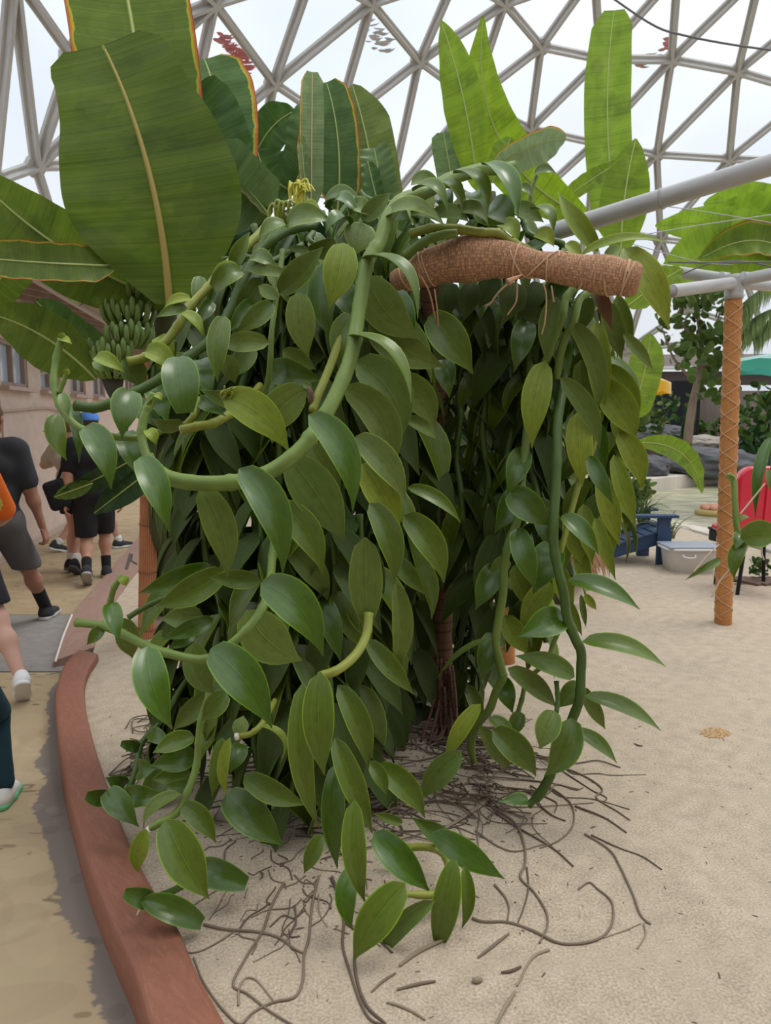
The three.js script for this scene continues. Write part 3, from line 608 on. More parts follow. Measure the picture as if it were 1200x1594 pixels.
l(572, 996, 645, 1082, 38, 2.5, { m: 0 }); l(568, 836, 571, 993, 62, 2.36, { m: 2, fold: 0.15 }); l(616, 906, 608, 1052, 40, 2.46, { m: 2, side: 0.1 });
l(575, 783, 612, 910, 50, 2.38, { m: 0, side: 0.12 });
l(553, 680, 632, 782, 54, 2.42, { m: 4, side: 0.1 }); l(564, 722, 621, 829, 62, 2.46, { m: 3, side: 0.05 });
l(556, 885, 504, 958, 42, 2.72, { m: 1 }); l(545, 930, 580, 1000, 40, 2.6, { m: 0 }); l(520, 920, 562, 1010, 42, 2.6, { m: 0 }); l(505, 930, 530, 1030, 40, 2.6, { m: 1 });
l(634, 759, 717, 814, 28, 2.5, { m: 0, roll: 20, side: 0.08 }); l(628, 802, 691, 908, 54, 2.5, { m: 0, side: 0.12 }); l(614, 868, 662, 926, 34, 2.62, { m: 0 });
l(612, 588, 677, 666, 62, 2.62, { m: 2, side: 0.12 }); l(630, 652, 679, 684, 30, 2.66, { m: 2, roll: 30, bow: 0.15 });
l(668, 492, 736, 582, 66, 2.72, { m: 0, side: 0.04 }); l(690, 560, 700, 620, 40, 2.85, { m: 1 });
l(612, 455, 640, 560, 60, 2.8, { m: 1 }); l(480, 830, 530, 920, 40, 2.66, { m: 2 }); l(520, 850, 548, 940, 36, 2.7, { m: 2 });
vine('vanilla vine lying on the sand with four spread leaves nearest the viewer');
st(12, [[600, 1330, 2.46], [634, 1320, 2.44], [672, 1320, 2.42], [694, 1335, 2.36], [696, 1372, 2.28], [680, 1391, 2.24], [632, 1392, 2.2]], STEM_YELLOW);
l(631, 1375, 550, 1496, 66, 2.08, { m: 0, side: -0.05, fold: 0.15, bow: 0.12 });
l(676, 1402, 594, 1498, 36, 2.12, { m: 2, side: -0.1, bow: 0.12 });
l(706, 1338, 684, 1466, 50, 2.18, { m: 0, blunt: 1, bow: 0.12, fold: 0.12 });
l(722, 1348, 718, 1446, 26, 2.24, { m: 0, side: 0.1 });
l(673, 1296, 785, 1368, 48, 2.34, { m: 1, fold: 0.15 });
l(692, 1306, 640, 1272, 36, 2.46, { m: 1 }); l(626, 1281, 580, 1266, 18, 2.46, { m: 0 });
// ---- over the top of the roll
vine('mass of vanilla vine heaped over the frame top behind the burlap roll');
st(15, [[640, 364, 2.72], [668, 356, 2.68], [715, 357, 2.66], [750, 362, 2.66], [774, 363, 2.67], [798, 378, 2.7], [830, 392, 2.76]], STEM_YELLOW);
st(15, [[632, 398, 2.74], [660, 376, 2.68], [688, 366, 2.64], [712, 363, 2.64]], STEM);
l(505, 318, 566, 318, 40, 2.8, { m: 0, roll: 55, bow: 0.28 }); l(512, 327, 560, 336, 40, 2.72, { m: 1, roll: 62, bow: 0.35 }); l(545, 318, 582, 338, 34, 2.68, { m: 4, roll: 30, bow: 0.2 });
l(563, 342, 608, 300, 34, 2.66, { m: 4 }); l(594, 342, 692, 353, 46, 2.54, { m: 4, roll: 55, bow: 0.28 }); l(564, 347, 552, 398, 58, 2.66, { m: 4, fold: 0.1 });
l(535, 378, 512, 480, 62, 2.46, { m: 3, fold: 0.15, side: 0.03 }); l(522, 374, 478, 386, 40, 2.62, { m: 2, roll: 30, bow: 0.25 }); l(546, 350, 506, 364, 36, 2.64, { m: 1, roll: -60, bow: 0.35 }); l(480, 388, 448, 387, 14, 2.6, { m: 2 });
l(705, 270, 758, 338, 44, 2.6, { m: 0, roll: 55, bow: 0.3 }); l(750, 256, 806, 340, 52, 2.6, { m: 1, roll: 50, bow: 0.2 }); l(672, 290, 719, 332, 40, 2.6, { m: 0, roll: 58, bow: 0.34 }); l(642, 298, 697, 330, 40, 2.55, { m: 0, roll: 58, bow: 0.36 }); l(640, 286, 688, 290, 30, 2.7, { m: 4, roll: 35, bow: 0.3 });
l(670, 336, 731, 347, 34, 2.56, { m: 2, roll: 40, bow: 0.22 }); l(706, 330, 760, 354, 38, 2.6, { m: 2, roll: 50, bow: 0.3 }); l(640, 336, 692, 352, 30, 2.58, { m: 0, roll: 45, bow: 0.25 });
l(775, 350, 806, 378, 40, 2.72, { m: 3, roll: 45, bow: 0.3 }); l(800, 322, 846, 346, 34, 2.86, { m: 4, roll: 20, bow: 0.15 }); l(826, 326, 861, 364, 36, 2.78, { m: 0, roll: 58, bow: 0.3 });
st(7, [[824, 340, 2.86], [826, 310, 2.86], [830, 287, 2.86], [836, 272, 2.86]], STEM, 3);
l(832, 271, 865, 270, 24, 2.85, { m: 0, roll: 45, bow: 0.25 }); l(826, 303, 800, 293, 24, 2.85, { m: 0, roll: -45, bow: 0.22 });
l(832, 366, 862, 384, 34, 2.76, { m: 3, roll: 40, bow: 0.3 }); l(762, 318, 802, 354, 54, 2.78, { m: 1, roll: 20 }); l(735, 300, 752, 350, 44, 2.75, { m: 1, roll: 20 });
l(652, 300, 640, 340, 34, 2.72, { m: 1 }); l(690, 300, 700, 340, 34, 2.74, { m: 1 }); l(610, 320, 640, 345, 36, 2.74, { m: 1 }); l(740, 320, 790, 350, 44, 2.84, { m: 0 });
l(456, 330, 480, 306, 26, 2.8, { m: 2 }); l(440, 340, 430, 310, 16, 2.8, { m: 4 }); l(470, 326, 500, 330, 26, 2.74, { m: 3, roll: 50, bow: 0.3 });
l(930, 392, 868, 298, 40, 2.76, { m: 3, roll: -25, fold: 0.6, side: 0.08 }); l(904, 398, 1040, 379, 30, 2.7, { m: 3, roll: 55, bow: 0.12, fold: 0.6 }); l(970, 386, 1041, 513, 56, 2.72, { m: 3, roll: 20, bow: 0.2, fold: 0.3 });
l(932, 448, 952, 513, 26, 2.72, { m: 5, fold: 0.5 }); l(880, 380, 905, 402, 28, 2.7, { m: 3, roll: 40 }); l(940, 400, 965, 385, 24, 2.78, { m: 2 });
l(886, 396, 872, 412, 14, 2.62, { m: 5 });
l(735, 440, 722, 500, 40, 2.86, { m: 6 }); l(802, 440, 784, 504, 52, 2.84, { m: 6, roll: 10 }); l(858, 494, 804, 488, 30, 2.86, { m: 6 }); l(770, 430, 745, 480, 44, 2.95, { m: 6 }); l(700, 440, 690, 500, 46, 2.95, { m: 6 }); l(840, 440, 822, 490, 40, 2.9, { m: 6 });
{ // curled yellow buds
  const y = std({ color: C(0.62, 0.58, 0.07), roughness: 0.5 });
  for (let i = 0; i < 16; i++) { const x = 446 + R0() * 28, yy = 322 - R0() * 14, k = R0() * 2 - 1; put(plant, 'flower_bud', tubeG([P(x, yy, 2.78), P(x + k * 6, yy - 16 - R0() * 10, 2.77), P(x + k * 14 + 4, yy - 24 - R0() * 10, 2.76), P(x + k * 20 + 6, yy - 14 - R0() * 10, 2.75)], (t) => 0.0055 * (1 - 0.5 * t), 6, 4), y, i ? undefined : 'bright yellow curled bud'); }
  for (let i = 0; i < 5; i++) { const x = 420 + i * 7, q = R0() * 14; put(plant, 'flower_bud', tubeG([P(x + 6, 352, 2.78), P(x - 3 + q * 0.5, 334 - q, 2.77 - i * 0.015), P(x + 4, 320 - q, 2.76 - i * 0.015), P(x + 12, 326 - q, 2.75 - i * 0.015)], 0.0062, 7, 4), STEM_YELLOW); }
}
// ---- right hand drapes; yellow green leaves carry the backlight in their colour
vine('vanilla vine hanging from the right end of the burlap roll with flat leaves coloured as if backlit');
st(14, [[905, 440, 2.86], [882, 462, 2.85], [876, 490, 2.84], [866, 520, 2.86], [855, 550, 2.88], [848, 566, 2.9]], STEM);
st(13, [[945, 452, 2.9], [905, 462, 2.86], [893, 500, 2.84], [878, 530, 2.86], [866, 590, 2.9]], STEM);
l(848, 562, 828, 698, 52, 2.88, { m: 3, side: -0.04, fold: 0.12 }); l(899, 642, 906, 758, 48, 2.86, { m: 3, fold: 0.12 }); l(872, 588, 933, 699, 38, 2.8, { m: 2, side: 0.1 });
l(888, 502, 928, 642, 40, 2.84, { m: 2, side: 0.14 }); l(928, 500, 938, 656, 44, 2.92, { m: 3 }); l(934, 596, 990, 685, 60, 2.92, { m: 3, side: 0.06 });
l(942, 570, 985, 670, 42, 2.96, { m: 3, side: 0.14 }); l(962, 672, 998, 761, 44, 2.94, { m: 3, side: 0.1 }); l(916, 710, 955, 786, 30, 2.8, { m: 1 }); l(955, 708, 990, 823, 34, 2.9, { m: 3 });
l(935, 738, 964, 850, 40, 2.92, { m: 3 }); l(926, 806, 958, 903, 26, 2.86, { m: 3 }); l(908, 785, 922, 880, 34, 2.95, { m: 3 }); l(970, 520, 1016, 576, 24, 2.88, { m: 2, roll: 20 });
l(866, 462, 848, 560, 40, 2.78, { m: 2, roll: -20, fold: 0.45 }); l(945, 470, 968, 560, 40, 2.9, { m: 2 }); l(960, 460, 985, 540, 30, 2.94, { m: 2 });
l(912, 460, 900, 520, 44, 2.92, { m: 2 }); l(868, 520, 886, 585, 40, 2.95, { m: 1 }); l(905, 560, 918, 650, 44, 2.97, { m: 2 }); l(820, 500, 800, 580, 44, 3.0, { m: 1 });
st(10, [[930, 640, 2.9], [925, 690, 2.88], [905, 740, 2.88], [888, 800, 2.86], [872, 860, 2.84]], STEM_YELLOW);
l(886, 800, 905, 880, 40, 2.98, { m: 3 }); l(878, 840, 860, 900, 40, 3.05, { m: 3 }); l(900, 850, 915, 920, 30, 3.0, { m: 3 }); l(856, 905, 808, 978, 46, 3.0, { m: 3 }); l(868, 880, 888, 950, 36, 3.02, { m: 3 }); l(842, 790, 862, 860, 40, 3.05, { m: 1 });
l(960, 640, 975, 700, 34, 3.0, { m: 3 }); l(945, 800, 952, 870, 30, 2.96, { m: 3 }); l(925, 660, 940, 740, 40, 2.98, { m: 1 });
vine('long vanilla vine dropping down the right side with curved leaves held out over the sand');
st(15, [[880, 520, 2.98], [876, 600, 2.92], [868, 660, 2.82], [867, 710, 2.78], [865, 760, 2.76], [862, 810, 2.74], [862, 850, 2.73], [870, 892, 2.72], [878, 925, 2.72], [882, 958, 2.72], [897, 998, 2.72], [904, 1012, 2.72], [904, 1050, 2.73], [902, 1088, 2.73], [892, 1116, 2.74], [880, 1145, 2.75], [866, 1180, 2.76], [855, 1210, 2.77], [840, 1236, 2.78], [822, 1254, 2.78]], STEM_DARK);
l(884, 904, 996, 949, 42, 2.7, { m: 1, roll: 38, bow: 0.14, fold: 0.4 }); l(906, 999, 1036, 1038, 42, 2.7, { m: 0, roll: 40, bow: 0.14, fold: 0.4 }); l(910, 1084, 1029, 1138, 38, 2.7, { m: 0, roll: 40, bow: 0.12, fold: 0.4 }); l(892, 1137, 960, 1188, 32, 2.72, { m: 0, roll: 35, bow: 0.14, fold: 0.4 });
l(878, 962, 806, 992, 56, 2.76, { m: 1, roll: -10 }); l(894, 1054, 802, 1021, 44, 2.7, { m: 2, roll: -25, bow: 0.12 }); l(902, 1064, 868, 1102, 38, 2.8, { m: 0 }); l(905, 1068, 942, 1135, 28, 2.82, { m: 2 });
l(880, 928, 906, 990, 20, 2.8, { m: 3 }); l(904, 925, 912, 977, 12, 2.86, { m: 2 }); l(910, 925, 928, 949, 16, 2.9, { m: 3 });
l(889, 1118, 847, 1208, 56, 2.66, { m: 0, side: 0.12 }); l(862, 1106, 840, 1166, 48, 2.62, { m: 4, fold: 0.5 }); l(822, 1248, 775, 1249, 24, 2.7, { m: 1, roll: -20 }); l(766, 1136, 834, 1208, 52, 2.72, { m: 0, side: 0.08 });
l(752, 1140, 794, 1198, 30, 2.76, { m: 2 }); l(762, 1118, 802, 1148, 28, 2.78, { m: 0, roll: 30 }); l(810, 1108, 796, 1148, 30, 2.92, { m: 0 }); l(875, 802, 932, 864, 38, 2.74, { m: 1, roll: 25 });
l(862, 848, 830, 924, 60, 2.94, { m: 1 }); l(858, 800, 800, 770, 40, 2.9, { m: 1 });
st(8, [[872, 978, 2.84], [862, 1000, 2.84], [850, 1030, 2.84], [820, 1060, 2.9], [812, 1090, 2.92], [800, 1130, 2.92]], STEM); st(8, [[866, 1060, 2.72], [868, 1090, 2.7], [866, 1110, 2.68]], STEM_DARK);
vine('vanilla vine hanging beside the bare brown post with a narrow leaf crossing it');
st(13, [[826, 520, 3.1], [824, 610, 3.05], [818, 690, 2.98], [812, 750, 2.94], [806, 808, 2.92], [792, 843, 2.9], [785, 883, 2.9], [783, 925, 2.9], [774, 975, 2.9], [772, 1003, 2.9], [781, 1043, 2.9], [783, 1054, 2.9], [772, 1076, 2.92], [762, 1104, 2.94], [742, 1130, 2.98], [733, 1160, 3.02], [737, 1186, 3.05]], STEM);
l(764, 994, 680, 1057, 20, 2.86, { m: 2, roll: -60, bow: 0.1 }); l(748, 1096, 692, 1186, 34, 2.76, { m: 3, roll: -20 }); l(718, 1170, 655, 1244, 48, 2.66, { m: 2, side: -0.04 }); l(794, 765, 860, 820, 56, 2.86, { m: 1 }); l(804, 822, 833, 918, 44, 2.86, { m: 1 });
l(785, 958, 820, 1018, 42, 3.0, { m: 3 }); l(790, 1040, 866, 1101, 40, 2.76, { m: 2, roll: 20, bow: 0.12 }); l(780, 1055, 798, 1110, 36, 2.98, { m: 1 }); l(772, 880, 740, 950, 44, 3.0, { m: 1 }); l(768, 985, 748, 1060, 40, 3.0, { m: 1 });
l(815, 700, 790, 770, 44, 3.0, { m: 1 }); l(812, 760, 770, 830, 48, 3.05, { m: 1 }); l(790, 870, 760, 900, 30, 3.0, { m: 0 }); l(746, 1130, 780, 1172, 26, 2.95, { m: 2 }); l(800, 880, 830, 950, 40, 3.05, { m: 3 });

// ---- the shaded strands inside the tangle
const fillGeo = [];
for (let i = 0; i < 6; i++) { const r = rng(100 + i); fillGeo.push(leafG({ base: V(0, 0, 0), tip: V(0, -1, 0), width: 0.34 + 0.08 * r(), up: V(0, 0, 1), bow: 0.05 + 0.08 * r(), side: (r() - 0.5) * 0.16, fold: 0.2 + 0.2 * r(), profile: vanillaProfile, thick: 0.012, rows: 8, cols: 4 })); }
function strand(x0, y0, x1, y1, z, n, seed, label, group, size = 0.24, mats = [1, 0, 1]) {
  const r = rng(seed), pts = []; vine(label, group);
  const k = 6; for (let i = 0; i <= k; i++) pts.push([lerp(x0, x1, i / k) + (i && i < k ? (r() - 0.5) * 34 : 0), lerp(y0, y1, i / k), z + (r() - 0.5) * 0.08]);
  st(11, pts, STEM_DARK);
  const curve = new THREE.CatmullRomCurve3(pts.map((p) => P(...p)));
  for (let i = 0; i < n; i++) {
    const p = curve.getPoint((i + 0.5) / n), az = (i % 2 ? 1 : -1) * (0.5 + r() * 1.0) + (r() - 0.5) * 0.5, out = 0.25 + r() * 0.75;
    const q = new THREE.Quaternion().setFromEuler(new THREE.Euler(-out * 0.5, 0, 0)).premultiply(new THREE.Quaternion().setFromEuler(new THREE.Euler(0, az, out * Math.sign(az) * 0.45, 'YXZ')));
    const s = size * (0.75 + 0.5 * r()), m = mats[Math.floor(r() * mats.length)];
    putAt(plant, 'leaf', fillGeo[Math.floor(r() * 6)], LEAFV[m][Math.floor(r() * 3)], p, q, V(s, s, s));
  }
}
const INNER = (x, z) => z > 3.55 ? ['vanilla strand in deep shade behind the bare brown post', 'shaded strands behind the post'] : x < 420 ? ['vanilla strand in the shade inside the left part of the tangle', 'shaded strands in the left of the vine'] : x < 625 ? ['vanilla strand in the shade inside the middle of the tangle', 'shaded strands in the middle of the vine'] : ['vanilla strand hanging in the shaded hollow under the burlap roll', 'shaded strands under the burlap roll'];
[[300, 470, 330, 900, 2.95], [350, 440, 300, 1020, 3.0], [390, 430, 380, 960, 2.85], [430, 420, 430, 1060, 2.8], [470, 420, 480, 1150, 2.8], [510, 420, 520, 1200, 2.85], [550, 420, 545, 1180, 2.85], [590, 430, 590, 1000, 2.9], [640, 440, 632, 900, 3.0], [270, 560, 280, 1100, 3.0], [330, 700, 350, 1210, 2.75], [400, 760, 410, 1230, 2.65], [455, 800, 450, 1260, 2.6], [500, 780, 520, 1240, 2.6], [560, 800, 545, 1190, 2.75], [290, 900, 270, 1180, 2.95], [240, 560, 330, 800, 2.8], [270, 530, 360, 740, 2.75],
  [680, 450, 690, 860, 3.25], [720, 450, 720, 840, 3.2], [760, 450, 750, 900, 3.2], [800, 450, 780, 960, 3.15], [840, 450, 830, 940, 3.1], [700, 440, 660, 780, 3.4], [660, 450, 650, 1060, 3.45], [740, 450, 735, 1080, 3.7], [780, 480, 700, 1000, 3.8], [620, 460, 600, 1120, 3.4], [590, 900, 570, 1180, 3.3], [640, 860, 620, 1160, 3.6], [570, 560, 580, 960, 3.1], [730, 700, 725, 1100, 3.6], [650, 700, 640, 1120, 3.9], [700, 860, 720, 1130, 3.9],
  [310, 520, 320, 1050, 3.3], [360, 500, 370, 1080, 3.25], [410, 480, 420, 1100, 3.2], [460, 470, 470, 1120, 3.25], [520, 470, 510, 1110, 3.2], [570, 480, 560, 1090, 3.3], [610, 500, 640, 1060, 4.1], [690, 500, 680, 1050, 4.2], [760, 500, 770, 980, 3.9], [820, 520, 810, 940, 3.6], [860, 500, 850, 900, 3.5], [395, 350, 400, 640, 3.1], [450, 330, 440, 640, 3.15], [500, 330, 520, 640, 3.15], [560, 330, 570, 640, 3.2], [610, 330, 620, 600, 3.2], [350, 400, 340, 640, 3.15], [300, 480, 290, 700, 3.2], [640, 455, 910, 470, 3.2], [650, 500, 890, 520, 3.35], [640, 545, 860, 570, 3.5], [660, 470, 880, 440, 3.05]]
  .forEach(([a, b, c, d, z], i) => strand(a, b, c, d, z, 17, 300 + i, ...INNER(a, z), 0.29, [6, 6, 6, 0]));  // mostly the darkened dull green that carries the inner shade
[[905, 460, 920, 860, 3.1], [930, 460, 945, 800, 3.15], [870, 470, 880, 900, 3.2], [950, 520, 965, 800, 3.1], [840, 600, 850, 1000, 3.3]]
  .forEach(([a, b, c, d, z], i) => strand(a, b, c, d, z, 12, 400 + i, 'vanilla strand coloured bright as if backlit behind the right hand drapes', 'strands coloured as if backlit on the right', 0.25, [2, 3, 0]));  // backlight put into the lighter leaf colours
[[430, 330, 560, 420, 2.95], [560, 300, 690, 360, 2.95], [680, 280, 800, 380, 2.95], [330, 440, 470, 380, 2.85], [780, 320, 900, 410, 2.95], [380, 400, 520, 440, 2.75]]
  .forEach(([a, b, c, d, z], i) => strand(a, b, c, d, z, 11, 500 + i, 'vanilla strand lying under the heap of leaves on the frame top', 'strands on the frame top', 0.22, [0, 2, 1]));

// ================================================================ posts, pipes and the burlap roll
const burlap = (r, g, b, k = 1) => {
  const map = canvasTex(256, 256, (x, w, h) => {
    x.fillStyle = `rgb(${r},${g},${b})`; x.fillRect(0, 0, w, h); const q = rng(17);
    for (let i = 0; i < 32; i++) for (let j = 0; j < 32; j++) { const v = 0.75 + 0.45 * q(), o = (i + j) % 2; x.fillStyle = `rgba(${r * v | 0},${g * v | 0},${b * v | 0},0.9)`; o ? x.fillRect(i * 8, j * 8 + 1, 8, 6) : x.fillRect(i * 8 + 1, j * 8, 6, 8); }
    for (let i = 0; i < 33; i++) { x.fillStyle = `rgba(40,20,10,${0.15 + 0.25 * q()})`; x.fillRect(i * 8, 0, 1.2, h); x.fillRect(0, i * 8, w, 1.2); }
  }, true, [k, k]);
  return std({ map, bumpMap: map, bumpScale: 0.0025, roughness: 0.95 });
};
const BURLAP = burlap(186, 142, 108, 1.2), BURLAP_ORANGE = burlap(212, 148, 88, 2), BURLAP_BROWN = burlap(156, 100, 66, 2);
const TWINE = std({ color: C(0.50, 0.28, 0.15), roughness: 0.9 }), TWINE_PALE = std({ color: C(0.62, 0.40, 0.24), roughness: 0.9 });
const PVC = std({ color: C(0.55, 0.54, 0.52), roughness: 0.4, map: stemTex });
// helical twine round a straight or bent core
function twine(core, r, turns, phase, s0, s1, thick, dir = 1) {
  const pts = [], n = Math.max(8, Math.round(turns * 10));
  for (let i = 0; i <= n; i++) {
    const s = lerp(s0, s1, i / n), c = core.getPoint(s), t = core.getTangent(s), a = phase + dir * turns * 2 * Math.PI * i / n;
    let u = V(0, 1, 0); if (Math.abs(t.y) > 0.9) u.set(1, 0, 0); u.addScaledVector(t, -u.dot(t)).normalize(); const v = t.clone().cross(u);
    const rr = (typeof r === 'function' ? r(s) : r) + thick * 0.6; pts.push(c.addScaledVector(u, Math.cos(a) * rr).addScaledVector(v, Math.sin(a) * rr));
  }
  return tubeG(pts, thick, 5, 2);
}
{ // the burlap roll on the frame top
  const px = [[615, 440, 2.84], [640, 430, 2.8], [670, 416, 2.77], [720, 404, 2.73], [770, 403, 2.7], [820, 409, 2.67], [870, 417, 2.65], [920, 425, 2.62], [965, 432, 2.59], [996, 437, 2.57]];
  const v = px.map((p) => P(...p)), core = new THREE.CatmullRomCurve3(v, false, 'centripetal');
  const rr = (t) => (0.040 + 0.044 * Math.exp(-Math.pow((t - 0.33) / 0.17, 2)) + 0.022 * smooth(t, 0.45, 0.8) + 0.003 * Math.sin(t * 40) + 0.004 * Math.sin(t * 17)) * (t > 0.96 ? lerp(1, 0.8, (t - 0.96) / 0.04) : 1);
  const t = thing('burlap_roll', 'thick roll of brown burlap tied with twine, lying across the vine top', 'burlap roll', v[4].clone());
  put(t, 'wrap', tubeG(v, rr, 26, 8, 6), BURLAP);
  for (const [n, ph, a, b, d] of [[0.9, 0.3, 0.07, 0.12, 1], [1, 2, 0.17, 0.2, 1], [0.9, 1, 0.21, 0.22, 1], [1, 0, 0.52, 0.52, 1], [0.8, 1.2, 0.5, 0.68, 1], [0.8, 4, 0.52, 0.7, -1], [0.7, 0.5, 0.68, 0.76, -1], [0.9, 2, 0.84, 0.93, 1], [0.9, 0, 0.86, 0.95, -1], [1, 0, 0.92, 0.92, 1], [1, 1, 0.62, 0.66, 1]]) put(t, 'twine', twine(core, rr, n, ph, a, b, 0.0035, d), TWINE_PALE);
  put(t, 'knot', tubeG([P(790, 440, 2.58), P(800, 434, 2.58), P(812, 428, 2.59)], (s) => 0.012 * (1.2 - s), 7, 4), TWINE);
  for (const pts of [[[797, 436], [775, 456], [762, 474], [755, 476]], [[655, 430], [668, 455], [676, 490], [678, 508]], [[676, 450], [680, 480], [682, 510]], [[845, 440], [850, 460], [848, 500], [843, 520]], [[805, 440], [803, 470], [790, 490]], [[858, 445], [862, 470]]]) put(t, 'twine', tubeG(pts.map(([x, y], i) => P(x, y, 2.6 + 0.04 * i)), 0.003, 5, 5), pts[0][0] < 690 ? TWINE : TWINE_PALE);
}
function pole(t, name, a, b, r, mat, radial = 14) { return put(t, name, tubeG([a, a.clone().lerp(b, 0.33), a.clone().lerp(b, 0.66), b], r, radial, 6, 8), mat); }
{ // right hand post with pipes meeting on its top
  const a = G(1125, 977, SAND - 0.03), b = P(1143, 436, 5.15), t = thing('burlap_post', 'orange burlap wrapped post laced with twine, carrying white pipes at right', 'post', a.clone());
  pole(t, 'wrap', a, P(1142, 452, 5.17), (s) => 0.061 + 0.0025 * Math.sin(s * 60) - 0.004 * s, BURLAP_ORANGE, 18);
  const core = new THREE.LineCurve3(a.clone().lerp(b, 0.03), b.clone().lerp(a, 0.06));
  for (const [ph, d] of [[0, 1], [3.1, 1], [1, -1], [4.1, -1]]) put(t, 'twine', twine(core, (s) => 0.061 - 0.004 * s, 8.5, ph, 0, 1, 0.0032, d), TWINE_PALE);
  put(t, 'fitting', tubeG([P(1142, 466, 5.17), P(1143, 428, 5.15)], 0.062, 16, 6), PVC);
  put(t, 'pipe', tubeG([P(1143, 437, 5.15), P(1030, 420, 5.6), P(960, 412, 5.9)], 0.042, 14, 4), PVC);
  put(t, 'pipe', tubeG([P(1138, 441, 5.1), P(1046, 453, 4.75)], 0.042, 14, 4), PVC);
  put(t, 'pipe', tubeG([P(1143, 438, 5.15), P(1260, 415, 4.9)], 0.042, 14, 4), PVC);
  put(t, 'pipe', tubeG([P(1145, 440, 5.2), P(1260, 450, 5.6)], 0.042, 14, 4), PVC);
  for (const [x, y, z] of [[1126, 434.5, 5.2], [1160, 434.5, 5.12]]) put(t, 'coupling', tubeG([P(x - 6, y - 0.6, z), P(x + 6, y + 0.6, z)], 0.05, 14, 2), PVC);
  put(t, 'wire_tie', tubeG([P(1052, 418, 5.5), P(1056, 428, 5.45), P(1054, 436, 5.48)], 0.006, 5, 3), std({ color: C(0.15, 0.13, 0.12), roughness: 0.6 }));
}
{ // long pipe from the heap towards the right edge
  const a = P(842, 367, 3.25), b = P(1290, 229, 2.55), t = thing('white_pipe', 'long pale plastic pipe slanting from the vine top to the right edge', 'pipe', a.clone());
  put(t, 'pipe', tubeG([a, b], 0.038, 18, 8), PVC);
  put(t, 'coupling', tubeG([a.clone().lerp(b, 0.478), a.clone().lerp(b, 0.484)], 0.0415, 18, 2), PVC);
}
const BARK = canvasTex(128, 512, (x, w, h) => {
  x.fillStyle = 'rgb(112,82,66)'; x.fillRect(0, 0, w, h); const r = rng(4);
  for (let i = 0; i < 600; i++) { x.fillStyle = `rgba(${r() < 0.5 ? '150,118,98' : '62,42,32'},${0.08 + 0.2 * r()})`; x.fillRect(r() * w, r() * h, 1 + r() * 3, 6 + r() * 40); }
  for (let i = 0; i < 22; i++) { x.fillStyle = `rgba(50,30,22,${0.25 + 0.3 * r()})`; x.fillRect(0, i / 22 * h + r() * 12, w, 2 + r() * 3); }
});
const BARKM = std({ map: BARK, bumpMap: BARK, bumpScale: 0.006, roughness: 0.95 });
{
  const a = G(690, 1150, SAND - 0.05), b = P(668, 425, 2.9), t = thing('bare_post', 'bare brown post with ringed bark standing in the middle of the vine', 'post', a.clone());
  put(t, 'trunk', tubeG([a, P(689, 1000, 3.48), P(686, 800, 3.4), P(680, 600, 3.2), b], (s) => 0.048 - 0.006 * s + 0.002 * Math.sin(s * 90), 16, 14, 1), BARKM);
  const r = rng(41);
  for (let i = 0; i < 26; i++) { const x = 676 + r() * 34, y = 1085 + r() * 60, z = 3.38 + r() * 0.06; put(t, 'root', tubeG([P(lerp(690, x, 0.7), y - 60, z), P(x, y, z), P(x + (r() - 0.5) * 60, 1150 + r() * 36, z - 0.1)], 0.005 + r() * 0.003, 5, 4), BARKM); }
}
{ // left post
  const a = G(228, 1003, 0.08), b = P(236, 560, 4.75), t = thing('bamboo_post', 'tan post wrapped in split bamboo and wire at the bend of the kerb', 'post', a.clone());
  const strip = std({ map: canvasTex(128, 256, (x, w, h) => { x.fillStyle = 'rgb(200,136,98)'; x.fillRect(0, 0, w, h); const r = rng(9); for (let i = 0; i < 260; i++) { x.fillStyle = `rgba(${r() < 0.5 ? '215,150,110' : '105,62,42'},${0.08 + 0.2 * r()})`; x.fillRect(r() * w, r() * h, 1 + r() * 3, 20 + r() * 120); } }), roughness: 0.8 });
  put(t, 'core', tubeG([a, b], 0.0525, 14, 4), strip);
  for (let i = 0; i < 26; i++) { const q = i / 26 * 2 * Math.PI, o = V(Math.cos(q) * 0.052, 0, Math.sin(q) * 0.052); put(t, 'bamboo_strip', barG(a.clone().add(o), b.clone().add(o), 0.0132, 0.0132, 0.005), strip); }
  const core = new THREE.LineCurve3(a, b);
  for (const s of [0.06, 0.27, 0.44, 0.6, 0.78, 0.92]) put(t, 'wire', twine(core, 0.06, 1.15, 0, s, s + 0.004, 0.0035), std({ color: C(0.25, 0.12, 0.07), roughness: 0.7 }));
  put(t, 'bracket', tubeG([P(213, 878, 4.9), P(204, 872, 4.85), P(206, 862, 4.85)], 0.006, 6, 3), std({ color: C(0.2, 0.18, 0.17), roughness: 0.6 }));
  put(t, 'tag', moved(boxG(0.022, 0.115, 0.01, 0.003), 0, 0, 0, 0, 0, -0.32).translate(P(200, 874, 4.85).x, P(200, 874, 4.85).y, P(200, 874, 4.85).z), std({ color: C(0.26, 0.24, 0.23), roughness: 0.5 }));
}
{
  const a = G(789, 1040, SAND - 0.03), b = P(790, 470, 4.2), t = thing('burlap_post', 'orange wrapped post half hidden behind the hanging vine beside the bare brown post', 'post', a.clone());
  pole(t, 'wrap', a, b, 0.05, BURLAP_ORANGE, 14);
  put(t, 'twine', twine(new THREE.LineCurve3(a, b), 0.05, 12, 0, 0.02, 0.98, 0.003), TWINE_PALE);
}
